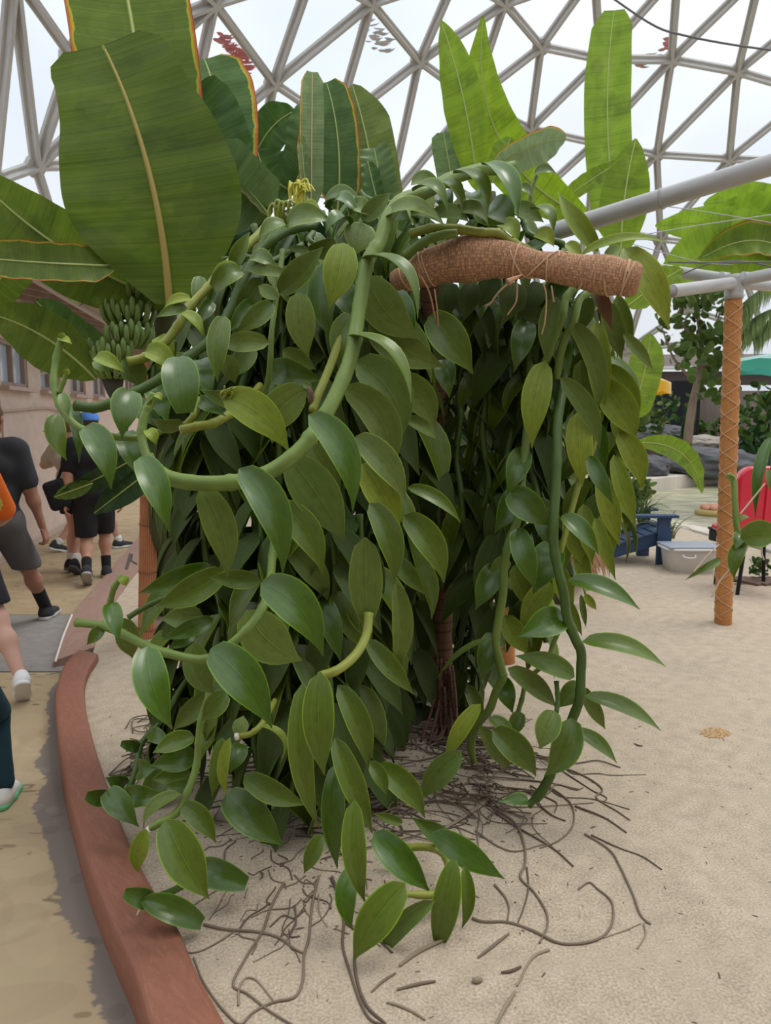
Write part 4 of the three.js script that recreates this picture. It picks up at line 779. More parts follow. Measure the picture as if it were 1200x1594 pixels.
{
  const a = G(900, 905, SAND - 0.03), t = thing('stump', 'shaggy dry tan stump behind the right hand drapes', 'stump', a.clone()), r = rng(77), m = std({ color: C(0.48, 0.30, 0.16), roughness: 1 });
  put(t, 'trunk', tubeG([a, P(898, 860, 6.1), P(896, 800, 6.1), P(895, 740, 6.1)], 0.085, 12, 5, 5), BURLAP_ORANGE);
  for (let i = 0; i < 60; i++) { const x = 876 + r() * 50, y = 800 + r() * 50; put(t, 'dry_leaf', leafG({ base: P(x, y, 6 - r() * 0.1), tip: P(x + (r() - 0.5) * 60 + (i % 3 ? 0 : 25), 890 + r() * 16, 5.85 + r() * 0.2), width: 0.03, up: V(0, 0, 1), bow: 0.1, profile: vanillaProfile, rows: 5, cols: 2 }), m); }
}

// ================================================================ banana plants
function bananaMap(rim, rgb) {                          // the blade's own colours: green with fine cross veins, and a scorched edge where the leaf has one
  return canvasTex(256, 1024, (x, w, h) => {
    x.fillStyle = C(...rgb).getStyle(); x.fillRect(0, 0, w, h); const r = rng(rim + 31);
    for (let y = 0; y < h; y += 3 + r() * 7) { x.fillStyle = r() < 0.5 ? `rgba(255,255,200,${0.02 + 0.06 * r()})` : `rgba(10,25,5,${0.03 + 0.09 * r()})`; x.fillRect(0, y, w, 1 + r() * 3); }
    for (let y = 0; y < h; y += 40 + r() * 60) { x.fillStyle = `rgba(10,25,5,${0.05 + 0.1 * r()})`; x.fillRect(0, y, w, 2 + r() * 5); }
    for (let i = 0; i < 60; i++) { x.fillStyle = r() < 0.5 ? 'rgba(255,255,180,0.035)' : 'rgba(10,30,5,0.05)'; x.beginPath(); x.ellipse(r() * w, r() * h, 14 + r() * 60, 10 + r() * 60, 0, 0, 7); x.fill(); }
    x.fillStyle = 'rgba(230,240,150,0.4)'; x.fillRect(w / 2 - 4, 0, 8, h);
    if (rim) for (const e of rim === 3 ? [1] : [0, 1]) for (let y = 0; y < h; y += 3) { const k = 6 + 7 * fbm(y / 70, e * 9, 3, 3) + (rim > 1 ? 3 : 0); x.fillStyle = 'rgba(205,190,50,0.85)'; x.fillRect(e ? w - k * 1.8 : 0, y, k * 1.8, 3); x.fillStyle = 'rgb(205,120,45)'; x.fillRect(e ? w - k : 0, y, k, 3); x.fillStyle = 'rgb(150,75,35)'; x.fillRect(e ? w - k * 0.3 : 0, y, k * 0.3, 3); }
  });
}
const bBump = noiseTex(256, tile((x, y) => 0.5 + 0.4 * Math.sin(y * 6.2832 * 34) * 0.6 + 0.3 * fbm(x * 2, y * 40, 3, 3)));
const bananaMat = (r, g, b, map, through = 0.25, rough = 0.5) => phys({ map: bananaMap(map, [r, g, b]), bumpMap: bBump, bumpScale: 0.0014, roughness: 0.93, transmission: through, thickness: 0, specularIntensity: 0.5, clearcoat: 0.35, clearcoatRoughness: 0.3 });
const BAN = {
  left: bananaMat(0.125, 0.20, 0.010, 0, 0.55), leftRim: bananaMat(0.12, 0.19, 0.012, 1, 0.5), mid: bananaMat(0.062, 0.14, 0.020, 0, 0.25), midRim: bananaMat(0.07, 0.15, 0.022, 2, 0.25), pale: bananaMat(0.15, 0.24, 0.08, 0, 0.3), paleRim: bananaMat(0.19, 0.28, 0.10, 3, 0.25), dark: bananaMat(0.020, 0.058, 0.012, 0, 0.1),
  olive: bananaMat(0.15, 0.21, 0.035, 3, 0.4), lime: bananaMat(0.235, 0.37, 0.012, 0, 0.72), bright: bananaMat(0.25, 0.40, 0.026, 0, 0.66), limeRim: bananaMat(0.235, 0.36, 0.016, 2, 0.66), sage: bananaMat(0.24, 0.34, 0.16, 3, 0.35),
};
const RIB = std({ color: C(0.40, 0.46, 0.14), roughness: 0.5 }), RIB_BROWN = std({ color: C(0.36, 0.27, 0.06), roughness: 0.5 }), PSEUDO = std({ color: C(0.09, 0.105, 0.04), roughness: 0.7, map: stemTex });
const banProfile = (s) => Math.max(0.04, Math.pow(Math.min(1, s / 0.16), 0.6) * Math.pow(Math.min(1, (1.002 - s) / 0.30), 0.62));
const banTorn = (s) => Math.max(0.06, Math.pow(Math.min(1, s / 0.16), 0.6) * (1 - 0.12 * smooth(s, 0.7, 0.93)) * (1 - 0.5 * Math.pow(smooth(s, 0.9, 1), 2)));
const banOvate = (s) => Math.max(0.06, Math.pow(Math.sin(Math.PI * Math.min(0.5, 0.04 + s * 1.15)), 0.9) * (1 - 0.30 * smooth(s, 0.42, 0.92)) * (1 - 0.35 * Math.pow(smooth(s, 0.93, 1), 2)));
const banLance = (s) => Math.max(0.05, Math.pow(Math.sin(Math.PI * Math.pow(s, 0.85)), 0.75));
let grove = null, bn = 0;
function b(bx, by, tx, ty, w, z, mat, o = {}) {
  const { dz = 0, roll = 0, bow = 0.05, side = 0, fold = 0.25, profile = banProfile, wave = 0.006, rib = RIB, droop = 0, twist = 0, curl = 0.2, label } = o;
  const base = P(bx, by, z), tip = P(tx, ty, z + dz), mid = base.clone().add(tip).multiplyScalar(0.5), d = tip.clone().sub(base).normalize();
  const nr = camera.position.clone().sub(mid); nr.addScaledVector(d, -nr.dot(d)).normalize(); const s = nr.clone().cross(d), a = rad(roll), up = nr.clone().multiplyScalar(Math.cos(a)).addScaledVector(s, Math.sin(a));
  const leaf = put(grove, 'leaf', leafG({ base, tip, width: w * z / F, up, bow, side, fold, profile, sheet: true, rows: 26, cols: 12, wave, waveN: 5 + (bn % 3), seed: bn++, droop, twist, curl }), mat, label);
  const L = tip.distanceTo(base), n0 = up.clone().addScaledVector(d, -up.dot(d)).normalize(), s0 = n0.clone().cross(d).normalize(), pts = [];
  for (let i = 0; i <= 8; i++) { const q = i / 8 * 0.98, k = 4 * q * (1 - q); pts.push(base.clone().addScaledVector(d, L * q).addScaledVector(n0, bow * L * k).addScaledVector(s0, side * L * k).add(V(0, -droop * q * q * L, 0)).addScaledVector(n0, 0.001)); }
  put(leaf, 'midrib', tubeG(pts, (t) => (w * z / F) * 0.022 * (1 - 0.85 * t) + 0.002, 7, 3), rib);
  return leaf;
}
const pseudo = (pts, r0, r1, mat = PSEUDO) => put(grove, 'stalk', tubeG(pts, (t) => lerp(r0, r1, t), 14, 6, 2), mat);
const gr = (label, x, y, h = SAND) => { grove = thing('banana_plant', label, 'banana plant', G(x, y, h)); return grove; };

gr('large banana plant at left carrying a bunch of green bananas', 262, 960);
pseudo([G(262, 960, 0.05), P(258, 800, 4.9), P(252, 620, 4.6), P(258, 500, 4.35), P(262, 455, 4.2)], 0.13, 0.045);
b(264, 474, 160, 70, 258, 3.9, BAN.left, { dz: -0.15, profile: banOvate, fold: 0.12, side: -0.05, wave: 0.012, rib: RIB_BROWN, bow: 0.06, label: 'broad front leaf with a torn square top' });
b(225, 330, 160, -150, 185, 4.3, BAN.leftRim, { fold: 0.2, side: -0.04, bow: 0.05 });
b(268, 470, -60, 250, 118, 4.0, BAN.left, { dz: -0.2, fold: 0.3, side: 0.06, roll: 15, profile: banLance });
b(262, 468, -40, 240, 60, 4.05, BAN.mid, { dz: -0.2, side: 0.1, profile: banLance, roll: 50 });
b(180, 414, -60, 398, 62, 3.8, BAN.leftRim, { dz: -0.2, roll: -25, bow: 0.1, side: 0.06, label: 'leaf with an orange scorched edge' });
b(30, 400, -30, 470, 70, 4.3, BAN.left, {}); 
b(150, 590, -22, 487, 92, 4.0, BAN.left, { dz: -0.1, side: -0.1, profile: banLance, roll: 20 });
b(170, 555, 55, 468, 56, 4.4, BAN.mid, { roll: 20 });
b(138, 470, 88, 424, 50, 4.3, BAN.bright, { roll: -20, fold: 0.5 });
b(330, 290, 318, 92, 128, 4.5, BAN.midRim, { dz: 0.2, fold: 0.2, side: -0.06, profile: banTorn, label: 'upper leaf with an orange rim' });
b(352, 260, 298, 142, 96, 4.4, BAN.mid, { fold: 0.2, profile: banTorn, side: -0.08 });
b(306, 258, 312, 200, 26, 4.3, BAN.mid, { profile: banTorn, fold: 0.7, roll: 20 });
b(418, 336, 318, 234, 112, 4.3, BAN.pale, { dz: -0.1, roll: 10, fold: 0.4, bow: 0.1 });
b(420, 338, 318, 248, 50, 4.25, BAN.leftRim, { dz: -0.1, roll: -60, side: -0.06 });
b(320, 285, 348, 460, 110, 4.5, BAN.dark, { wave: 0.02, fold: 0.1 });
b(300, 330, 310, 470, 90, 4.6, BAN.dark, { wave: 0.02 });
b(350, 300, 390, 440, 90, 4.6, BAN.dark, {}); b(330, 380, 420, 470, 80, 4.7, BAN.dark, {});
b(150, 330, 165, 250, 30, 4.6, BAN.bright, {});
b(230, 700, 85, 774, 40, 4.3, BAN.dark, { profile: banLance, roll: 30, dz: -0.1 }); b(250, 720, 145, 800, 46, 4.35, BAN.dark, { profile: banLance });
b(145, 752, 84, 774, 26, 4.2, BAN.left, { profile: banLance });
{ // the bunch: hands of fingers round a hanging stalk
  const r = rng(61), core = [P(224, 430, 4.25), P(212, 470, 4.1), P(200, 520, 4.05), P(180, 570, 4.02), P(176, 596, 4.02)], cur = new THREE.CatmullRomCurve3(core), FR = std({ color: C(0.20, 0.30, 0.065), roughness: 0.5, map: stemTex }), FT = std({ color: C(0.05, 0.05, 0.03), roughness: 0.9 });
  const bunch = put(grove, 'banana_bunch', tubeG(core, (t) => 0.03 - 0.008 * t, 9, 5), PSEUDO, 'bunch of small green bananas');
  const hands = [[0.10, 0.17, 15, -1.5, 0.5], [0.24, 0.2, 17, -0.2, 1.5], [0.42, 0.17, 15, -1.2, 0.7], [0.58, 0.16, 14, -0.5, 1.3], [0.72, 0.15, 14, -1.4, 0.5], [0.88, 0.12, 12, -1.0, 1.0]];
  for (const [s, R, n, a0, a1] of hands) for (let i = 0; i < n; i++) {
    const row = i % 2, a = lerp(a0, a1, i / (n - 1)) * 1.25 + 0.1, c = cur.getPoint(s).add(V(0, row * 0.032, 0)), out = V(Math.sin(a), 0, Math.cos(a)).applyAxisAngle(V(0, 1, 0), 0.25), k = 0.9 + 0.2 * r();
    const p0 = c.clone().addScaledVector(out, 0.02), p1 = c.clone().addScaledVector(out, R * 0.62 * k).add(V(0, -0.012, 0)), p2 = c.clone().addScaledVector(out, R * 0.85 * k).add(V(0, 0.032, 0)), p3 = c.clone().addScaledVector(out, R * 0.88 * k).add(V(0, 0.085 * k, 0));
    put(bunch, 'banana', tubeG([p0, p1, p2, p3], (t) => t < 0.15 ? 0.009 : t > 0.93 ? 0.006 : 0.0155 - 0.004 * Math.abs(t - 0.6), 6, 3), FR);
  }
  put(bunch, 'flower_end', tubeG([P(176, 590, 4.02), P(178, 606, 4.02), P(182, 622, 4.02)], (t) => 0.06 * (1 - 0.5 * t), 9, 4), FT, 'black withered flower end');
  put(grove, 'dry_leaf', leafG({ base: P(186, 412, 4.15), tip: P(122, 478, 4.1), width: 0.05, up: V(0, 0, 1), fold: 0.7, bow: 0.1, side: 0.08, profile: vanillaProfile }), std({ color: C(0.33, 0.25, 0.15), roughness: 0.9 }), 'dry curled brown leaf tip');
}
gr('dark banana plant standing behind the middle of the vine', 520, 985);
pseudo([G(520, 985, 0.05), P(520, 700, 5.1), P(522, 420, 5.0), P(525, 300, 4.9)], 0.12, 0.05);
b(452, 300, 468, 160, 76, 5.0, BAN.mid, { side: -0.1, fold: 0.3, roll: -20 });
b(395, 250, 460, 172, 60, 5.1, BAN.mid, { side: 0.1 });
b(458, 300, 400, 230, 80, 5.05, BAN.mid, { side: 0.15, roll: -15 });
b(484, 330, 486, 112, 38, 4.7, BAN.paleRim, { profile: banTorn, fold: 0.15, rib: TWINE_PALE, label: 'folded pale leaf with a dry brown edge' });
b(525, 330, 508, 128, 66, 4.85, BAN.midRim, { fold: 0.25, side: -0.05, profile: banTorn });
b(590, 360, 548, 132, 84, 5.1, BAN.olive, { fold: 0.25, side: -0.03 });
b(560, 330, 520, 126, 60, 5.2, BAN.pale, {});
b(600, 320, 582, 230, 54, 4.7, BAN.pale, { fold: 0.6, profile: banTorn, wave: 0.015 }); b(590, 325, 572, 250, 30, 4.65, BAN.mid, { fold: 0.5 });
b(476, 300, 468, 205, 16, 4.66, BAN.paleRim, { fold: 0.6 });
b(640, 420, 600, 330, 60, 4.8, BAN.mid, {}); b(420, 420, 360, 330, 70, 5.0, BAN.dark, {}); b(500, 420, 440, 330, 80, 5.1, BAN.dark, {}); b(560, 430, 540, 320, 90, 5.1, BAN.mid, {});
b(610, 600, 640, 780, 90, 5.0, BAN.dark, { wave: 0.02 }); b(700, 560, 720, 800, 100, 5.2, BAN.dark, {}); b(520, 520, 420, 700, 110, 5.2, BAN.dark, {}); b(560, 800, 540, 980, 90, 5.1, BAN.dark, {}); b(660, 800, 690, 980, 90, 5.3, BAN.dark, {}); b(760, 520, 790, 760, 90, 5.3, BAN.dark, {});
gr('bright banana plant with upright leaves behind the burlap roll', 800, 975);
pseudo([G(800, 975, 0.05), P(795, 700, 5.2), P(770, 420, 5.1), P(760, 300, 5.0)], 0.11, 0.05);
b(745, 300, 686, 32, 66, 5.0, BAN.lime, { side: -0.05, fold: 0.2, roll: 20, profile: banLance });
b(705, 290, 690, 206, 44, 5.2, BAN.pale, { profile: banTorn });
b(925, 345, 752, 26, 84, 5.2, BAN.lime, { side: 0.17, fold: 0.3, roll: 10, profile: banLance });
b(768, 262, 880, 216, 54, 4.7, BAN.sage, { side: 0.12, roll: -25, fold: 0.5, bow: 0.1, label: 'drooping grey green leaf with an orange edge' });
b(765, 285, 795, 214, 40, 5.1, BAN.bright, { fold: 0.4 });
b(745, 480, 742, 360, 60, 5.2, BAN.mid, {});
gr('tall banana plant with yellow green leaves right of the burlap roll', 872, 950);
pseudo([G(872, 950, 0.05), P(880, 760, 5.5), P(915, 520, 5.4), P(955, 390, 5.3)], 0.085, 0.045);
b(968, 395, 956, 16, 70, 5.5, BAN.bright, { fold: 0.15, side: 0.04, profile: banTorn, bow: 0.03 });
b(966, 400, 990, 216, 74, 5.1, BAN.lime, { fold: 0.25, side: 0.03, profile: banLance });
b(865, 320, 972, 248, 30, 5.3, BAN.lime, { roll: 20, profile: banLance });
b(978, 655, 1012, 520, 52, 5.3, BAN.bright, { side: -0.04, fold: 0.3, wave: 0.012 });
b(988, 690, 1092, 768, 36, 5.2, BAN.bright, { side: 0.22, fold: 0.35, roll: 15, profile: banLance, wave: 0.01 });
b(975, 478, 1062, 418, 46, 5.2, BAN.lime, { roll: 20 });
gr('banana plant with big drooping leaves under the pipe at the right edge', 1240, 850);
pseudo([G(1240, 850, 0.05), P(1240, 640, 7.4), P(1235, 430, 7.2)], 0.13, 0.06);
b(1250, 470, 1012, 470, 92, 6.8, BAN.bright, { side: -0.36, fold: 0.3, wave: 0.02 });
b(1250, 400, 1020, 352, 60, 6.9, BAN.bright, { side: -0.1, roll: 10, wave: 0.02 });
b(1260, 360, 1095, 318, 58, 7.2, BAN.bright, { side: -0.12, wave: 0.02 });
b(1260, 440, 1088, 404, 56, 6.6, BAN.limeRim, { side: -0.22, roll: -30, bow: 0.12, fold: 0.4, wave: 0.02 });
b(1260, 400, 1120, 322, 70, 7.0, BAN.bright, { side: -0.1, wave: 0.03 });
b(1270, 380, 1150, 395, 70, 6.7, BAN.bright, { side: -0.15, wave: 0.03 });

// ================================================================ people on the walkway
// a smooth surface where f = 0, on a grid of cells c
function nets(f, lo, hi, c) {
  const nx = Math.ceil((hi.x - lo.x) / c) + 1, ny = Math.ceil((hi.y - lo.y) / c) + 1, nz = Math.ceil((hi.z - lo.z) / c) + 1, v = new Float32Array(nx * ny * nz);
  const at = (i, j, k) => (k * ny + j) * nx + i;
  for (let k = 0; k < nz; k++) for (let j = 0; j < ny; j++) for (let i = 0; i < nx; i++) v[at(i, j, k)] = f(lo.x + i * c, lo.y + j * c, lo.z + k * c);
  const id = new Int32Array(nx * ny * nz).fill(-1), pos = [], idx = [];
  for (let k = 0; k < nz - 1; k++) for (let j = 0; j < ny - 1; j++) for (let i = 0; i < nx - 1; i++) {
    let m = 0, sx = 0, sy = 0, sz = 0, n = 0; const q = [];
    for (let b = 0; b < 8; b++) { q[b] = v[at(i + (b & 1), j + (b >> 1 & 1), k + (b >> 2))]; if (q[b] < 0) m |= 1 << b; }
    if (m === 0 || m === 255) continue;
    for (let b = 0; b < 8; b++) for (const e of [1, 2, 4]) { if (b & e) continue; const p = q[b], r = q[b | e]; if (p < 0 === r < 0) continue; const t = p / (p - r); sx += (b & 1) + (e === 1 ? t : 0); sy += (b >> 1 & 1) + (e === 2 ? t : 0); sz += (b >> 2) + (e === 4 ? t : 0); n++; }
    id[at(i, j, k)] = pos.length / 3; pos.push(lo.x + (i + sx / n) * c, lo.y + (j + sy / n) * c, lo.z + (k + sz / n) * c);
  }
  for (let k = 1; k < nz - 1; k++) for (let j = 1; j < ny - 1; j++) for (let i = 1; i < nx - 1; i++) {
    const a = v[at(i, j, k)] < 0;
    for (const [di, dj, dk, e1, e2] of [[1, 0, 0, [0, 1, 0], [0, 0, 1]], [0, 1, 0, [0, 0, 1], [1, 0, 0]], [0, 0, 1, [1, 0, 0], [0, 1, 0]]]) {
      if ((v[at(i + di, j + dj, k + dk)] < 0) === a) continue;
      const A = id[at(i - e1[0] - e2[0], j - e1[1] - e2[1], k - e1[2] - e2[2])], B = id[at(i - e2[0], j - e2[1], k - e2[2])], D = id[at(i, j, k)], E = id[at(i - e1[0], j - e1[1], k - e1[2])];
      if (A < 0 || B < 0 || D < 0 || E < 0) continue;
      a ? idx.push(A, B, D, A, D, E) : idx.push(A, D, B, A, E, D);
    }
  }
  return build(pos, pos.flatMap((_, i) => i % 3 ? [] : [pos[i] * 2, pos[i + 1] * 2]), idx);
}
const smin = (a, b, k) => { const h = Math.max(k - Math.abs(a - b), 0) / k; return Math.min(a, b) - h * h * k / 4; };
function cap(x, y, z, b, g = 0) { const [ax, ay, az, bx, by, bz, ra, rb] = b, dx = bx - ax, dy = by - ay, dz = bz - az, px = x - ax, py = y - ay, pz = z - az, t = clamp((px * dx + py * dy + pz * dz) / (dx * dx + dy * dy + dz * dz), 0, 1); return Math.hypot(px - dx * t, py - dy * t, pz - dz * t) - (ra + (rb - ra) * t) - g; }
const field = (bones, k, g = 0) => (x, y, z) => { let d = 9; for (const b of bones) { const e = cap(x, y, z, b, g); d = d > 8 ? e : smin(d, e, k); } return d; };
const bone = (a, b, ra, rb) => [a.x, a.y, a.z, b.x, b.y, b.z, ra, rb];
function boundsOf(bones, g) { const lo = V(9, 9, 9), hi = V(-9, -9, -9); for (const b of bones) for (const o of [0, 3]) { const r = Math.max(b[6], b[7]) + g; lo.min(V(b[o] - r, b[o + 1] - r, b[o + 2] - r)); hi.max(V(b[o] + r, b[o + 1] + r, b[o + 2] + r)); } return [lo, hi]; }
function ik(a, c, l1, l2, pole) { const d = c.clone().sub(a), L = Math.min(d.length(), (l1 + l2) * 0.999); d.normalize(); const x = (l1 * l1 - l2 * l2 + L * L) / (2 * L), h = Math.sqrt(Math.max(0, l1 * l1 - x * x)), p = pole.clone().addScaledVector(d, -pole.dot(d)).normalize(); return a.clone().addScaledVector(d, x).addScaledVector(p, h); }
function handG(wrist, dir, palm, side, k = 1, curl = 0.5) {  // dir: towards the fingers; palm: out of the palm; side: towards the thumb
  const o = (f, s, p) => wrist.clone().addScaledVector(dir, f * k).addScaledVector(side, s * k).addScaledVector(palm, p * k), B = [];
  for (const s of [-0.03, -0.01, 0.01, 0.028]) B.push(bone(o(0.01, s * 0.7, 0), o(0.085, s, 0), 0.015 * k, 0.013 * k));
  [[0.029, 0.072], [0.010, 0.082], [-0.010, 0.076], [-0.030, 0.060]].forEach(([s, L], i) => {
    const c = curl * (1 + i * 0.15), p0 = o(0.085, s, 0), p1 = o(0.085 + L * 0.45 * Math.cos(c * 0.6), s, L * 0.45 * Math.sin(c * 0.6)), p2 = p1.clone().addScaledVector(dir, L * 0.32 * Math.cos(c * 1.4) * k).addScaledVector(palm, L * 0.32 * Math.sin(c * 1.4) * k), p3 = p2.clone().addScaledVector(dir, L * 0.25 * Math.cos(c * 2) * k).addScaledVector(palm, L * 0.25 * Math.sin(c * 2) * k);
    B.push(bone(p0, p1, 0.0088 * k, 0.0082 * k), bone(p1, p2, 0.0082 * k, 0.0076 * k), bone(p2, p3, 0.0076 * k, 0.0066 * k));
  });
  const t0 = o(0.025, 0.026, 0.006), t1 = o(0.055, 0.050, 0.018), t2 = o(0.085, 0.056, 0.026); B.push(bone(t0, t1, 0.014 * k, 0.0105 * k), bone(t1, t2, 0.0105 * k, 0.008 * k));
  const [lo, hi] = boundsOf(B, 0.012); return nets(field(B, 0.008), lo, hi, 0.0045);
}
const SKIN = std({ color: C(0.52, 0.27, 0.18), roughness: 0.6 }), SKIN_PALE = std({ color: C(0.62, 0.36, 0.27), roughness: 0.6 });
const cloth = (r, g, b) => std({ color: C(r, g, b), roughness: 0.95, bumpMap: concBump, bumpScale: 0.002 });
function person(label, pos, yaw, o) {
  const t = thing('person', label, 'person', pos), q = new THREE.Quaternion().setFromAxisAngle(V(0, 1, 0), yaw), S = (o.height ?? 1.75) / 1.75, c = o.cell ?? 0.014;
  const fit = (g) => { g.scale(S, S, S); g.applyQuaternion(q); g.translate(pos.x, pos.y, pos.z); return g; };       // figure space: x to its left, z forwards
  const bodyW = o.slim ? 0.88 : 1, hipY = o.hipY ?? 0.92, lean = o.lean ?? 0;
  const hip = V(0, hipY, 0), chest = V(0, 1.30, lean * 0.6), neck = V(0, 1.47, lean), head = V(0, 1.635, lean + 0.015);
  const torso = [bone(V(-0.075, hipY, 0), V(0.075, hipY, 0), 0.125 * bodyW, 0.125 * bodyW), bone(V(-0.055, hipY, -0.03), V(0.055, hipY, -0.03), 0.12, 0.12), bone(V(-0.06, 1.08, lean * 0.3), V(0.06, 1.08, lean * 0.3), 0.118 * bodyW, 0.118 * bodyW), bone(V(-0.085, 1.27, lean * 0.6), V(0.085, 1.27, lean * 0.6), 0.122 * bodyW, 0.122 * bodyW), bone(V(-0.14 * bodyW, 1.405, lean), V(0.14 * bodyW, 1.405, lean), 0.068, 0.068)];
  const body = [...torso, bone(V(0, 1.40, lean), neck.clone().add(V(0, 0.05, 0)), 0.062, 0.052)], tops = [...torso], shorts = [torso[0], torso[1]], legs = [];
  for (const [s, foot] of [[1, o.left], [-1, o.right]]) {
    const h = V(0.085 * s, hipY - 0.03, 0), an = V((foot.x ?? 0.09 * s), foot.y + 0.085, foot.z), kn = ik(h, an, 0.43, 0.42, V(0, 0, 1));
    body.push(bone(h, kn, 0.088 * bodyW, 0.056), bone(kn, kn.clone().lerp(an, 0.35), 0.054, 0.056), bone(kn.clone().lerp(an, 0.35), an, 0.056, 0.036));
    const fd = V(0, -Math.sin(foot.pitch ?? 0), Math.cos(foot.pitch ?? 0)); body.push(bone(an.clone().add(V(0, -0.04, -0.02)), an.clone().add(V(0, -0.045, 0)).addScaledVector(fd, 0.13), 0.035, 0.028));
    shorts.push(bone(h, h.clone().lerp(kn, o.shortLen ?? 0.9), 0.105 * bodyW, 0.092)); legs.push({ h, kn, an, fd, s, foot });
  }
  const arms = [];
  for (const [s, hand] of [[1, o.handL], [-1, o.handR]]) {
    const sh = V(0.185 * s * bodyW, 1.40, lean), wr = hand.at, el = ik(sh, wr, 0.30, 0.26, hand.pole ?? V(0.4 * s, -0.2, -1));
    body.push(bone(sh, el, 0.052, 0.041), bone(el, el.clone().lerp(wr, 0.3), 0.041, 0.041), bone(el.clone().lerp(wr, 0.3), wr, 0.040, 0.027)); tops.push(bone(sh, sh.clone().lerp(el, o.sleeve ?? 0.7), 0.068, 0.062));
    const dir = hand.dir ?? wr.clone().sub(el).normalize(), side = (hand.side ?? V(0, 0, 1)).clone().addScaledVector(dir, -(hand.side ?? V(0, 0, 1)).dot(dir)).normalize(), palm = dir.clone().cross(side).normalize(); if (palm.x * s > 0 && !hand.side) palm.negate();
    arms.push(handG(wr, dir, palm, side, 1, hand.curl ?? 0.5));
  }
  const bf = field(body, 0.05), hd = (x, y, z) => {       // skull, jaw, nose, ears, sockets
    const X = x, Y = y - head.y, Z = z - head.z, e = (a, b, cc, rx, ry, rz) => (Math.hypot((X - a) / rx, (Y - b) / ry, (Z - cc) / rz) - 1) * Math.min(rx, ry, rz);
    let d = smin(e(0, 0.015, -0.005, 0.077, 0.098, 0.096), e(0, -0.06, 0.03, 0.055, 0.062, 0.062), 0.04);
    d = smin(d, e(0, -0.02, 0.097, 0.014, 0.026, 0.018), 0.02); d = smin(d, e(0, -0.066, 0.088, 0.024, 0.010, 0.010), 0.012);
    for (const s of [1, -1]) { d = smin(d, e(0.079 * s, -0.01, -0.005, 0.012, 0.032, 0.02), 0.008); d = Math.max(d, -e(0.03 * s, 0.008, 0.098, 0.014, 0.009, 0.010)); }
    return d;
  };
  const [lo, hi] = boundsOf(body, 0.03);
  const g1 = nets(bf, lo, hi, c), g2 = nets((x, y, z) => smin(hd(x, y, z), cap(x, y, z, bone(V(0, 1.43, lean), V(0, 1.57, lean), 0.056, 0.05)), 0.03), V(-0.12, 1.40, head.z - 0.14), V(0.12, 1.78, head.z + 0.15), Math.max(0.007, c * 0.55));
  put(t, 'body', fit(merge([g1, g2, ...arms])), o.skin ?? SKIN);
  const hem = o.hem ?? 0.86, tf = field(tops, 0.05, 0.018), wob = (x, y, z) => 0.006 * N3(x * 9, y * 5, z * 9);
  const [tl, th] = boundsOf(tops, 0.05);
  const shirt = put(t, 'shirt', fit(nets((x, y, z) => Math.max(tf(x, y, z) + wob(x, y, z), hem + 0.01 * Math.sin(x * 30) - y), tl, th, c)), o.shirt);
  if (o.sleeves) { const f2 = field(tops.slice(-2), 0.02, 0.021), [a, b2] = boundsOf(tops.slice(-2), 0.05); for (const s of [1, -1]) put(shirt, 'sleeve', fit(nets((x, y, z) => Math.max(f2(x, y, z), 0.17 - s * x), a, b2, c)), o.sleeves, 'orange sleeve'); }
  const sf = field(shorts, 0.045, 0.018), [sl, sh2] = boundsOf(shorts, 0.05), cut = o.shortCut ?? 0.52;
  put(t, o.trousers ? 'trousers' : 'shorts', fit(nets((x, y, z) => Math.max(sf(x, y, z) + wob(x, y, z), y - 1.0, cut - y), sl, sh2, c)), o.shorts);
  for (const L of legs) {
    if (o.trousers) { const tb = [bone(L.h, L.kn, 0.1, 0.072), bone(L.kn, L.kn.clone().lerp(L.an, 0.88), 0.072, 0.055)], [a, b2] = boundsOf(tb, 0.04); put(t, 'trouser_leg', fit(nets((x, y, z) => field(tb, 0.03, 0.012)(x, y, z) + wob(x, y, z), a, b2, c)), o.shorts); }
    if (o.sock) { const sb = [bone(L.an.clone().lerp(L.kn, o.sockH ?? 0.3), L.an, 0.047, 0.043)], [a, b2] = boundsOf(sb, 0.03); put(t, 'sock', fit(nets(field(sb, 0.01, 0.004), a, b2, 0.009)), o.sock); }
    // the shoe, in its own frame
    const up = V(0, Math.cos(L.foot.pitch ?? 0), Math.sin(L.foot.pitch ?? 0)), at = (f, u, s = 0) => L.an.clone().addScaledVector(L.fd, f).addScaledVector(up, u).add(V(s, 0, 0));
    const ub = [bone(at(-0.035, -0.035), at(0.02, -0.03), 0.047, 0.046), bone(at(0.02, -0.03), at(0.15, -0.052), 0.046, 0.034), bone(at(0, -0.05, 0.012), at(0.16, -0.06, 0.012), 0.04, 0.03), bone(at(-0.02, 0.01), at(-0.02, -0.02), 0.043, 0.045)];
    const base = at(0, -0.083), inv = (x, y, z) => (x - base.x) * up.x + (y - base.y) * up.y + (z - base.z) * up.z;
    const [a, b2] = boundsOf(ub, 0.03), uf = field(ub, 0.03);
    const shoe = put(t, 'shoe', fit(nets((x, y, z) => Math.max(uf(x, y, z), 0.022 - inv(x, y, z)), a, b2, 0.008)), o.shoe);
    const sb = [bone(at(-0.04, -0.07), at(0.06, -0.07), 0.043, 0.041), bone(at(0.06, -0.07), at(0.165, -0.068), 0.044, 0.036)], [a3, b3] = boundsOf(sb, 0.03), sof = field(sb, 0.02, 0.006);
    put(shoe, 'sole', fit(nets((x, y, z) => Math.max(sof(x, y, z), inv(x, y, z) - 0.03, -inv(x, y, z)), a3, b3, 0.008)), o.sole ?? o.shoe);
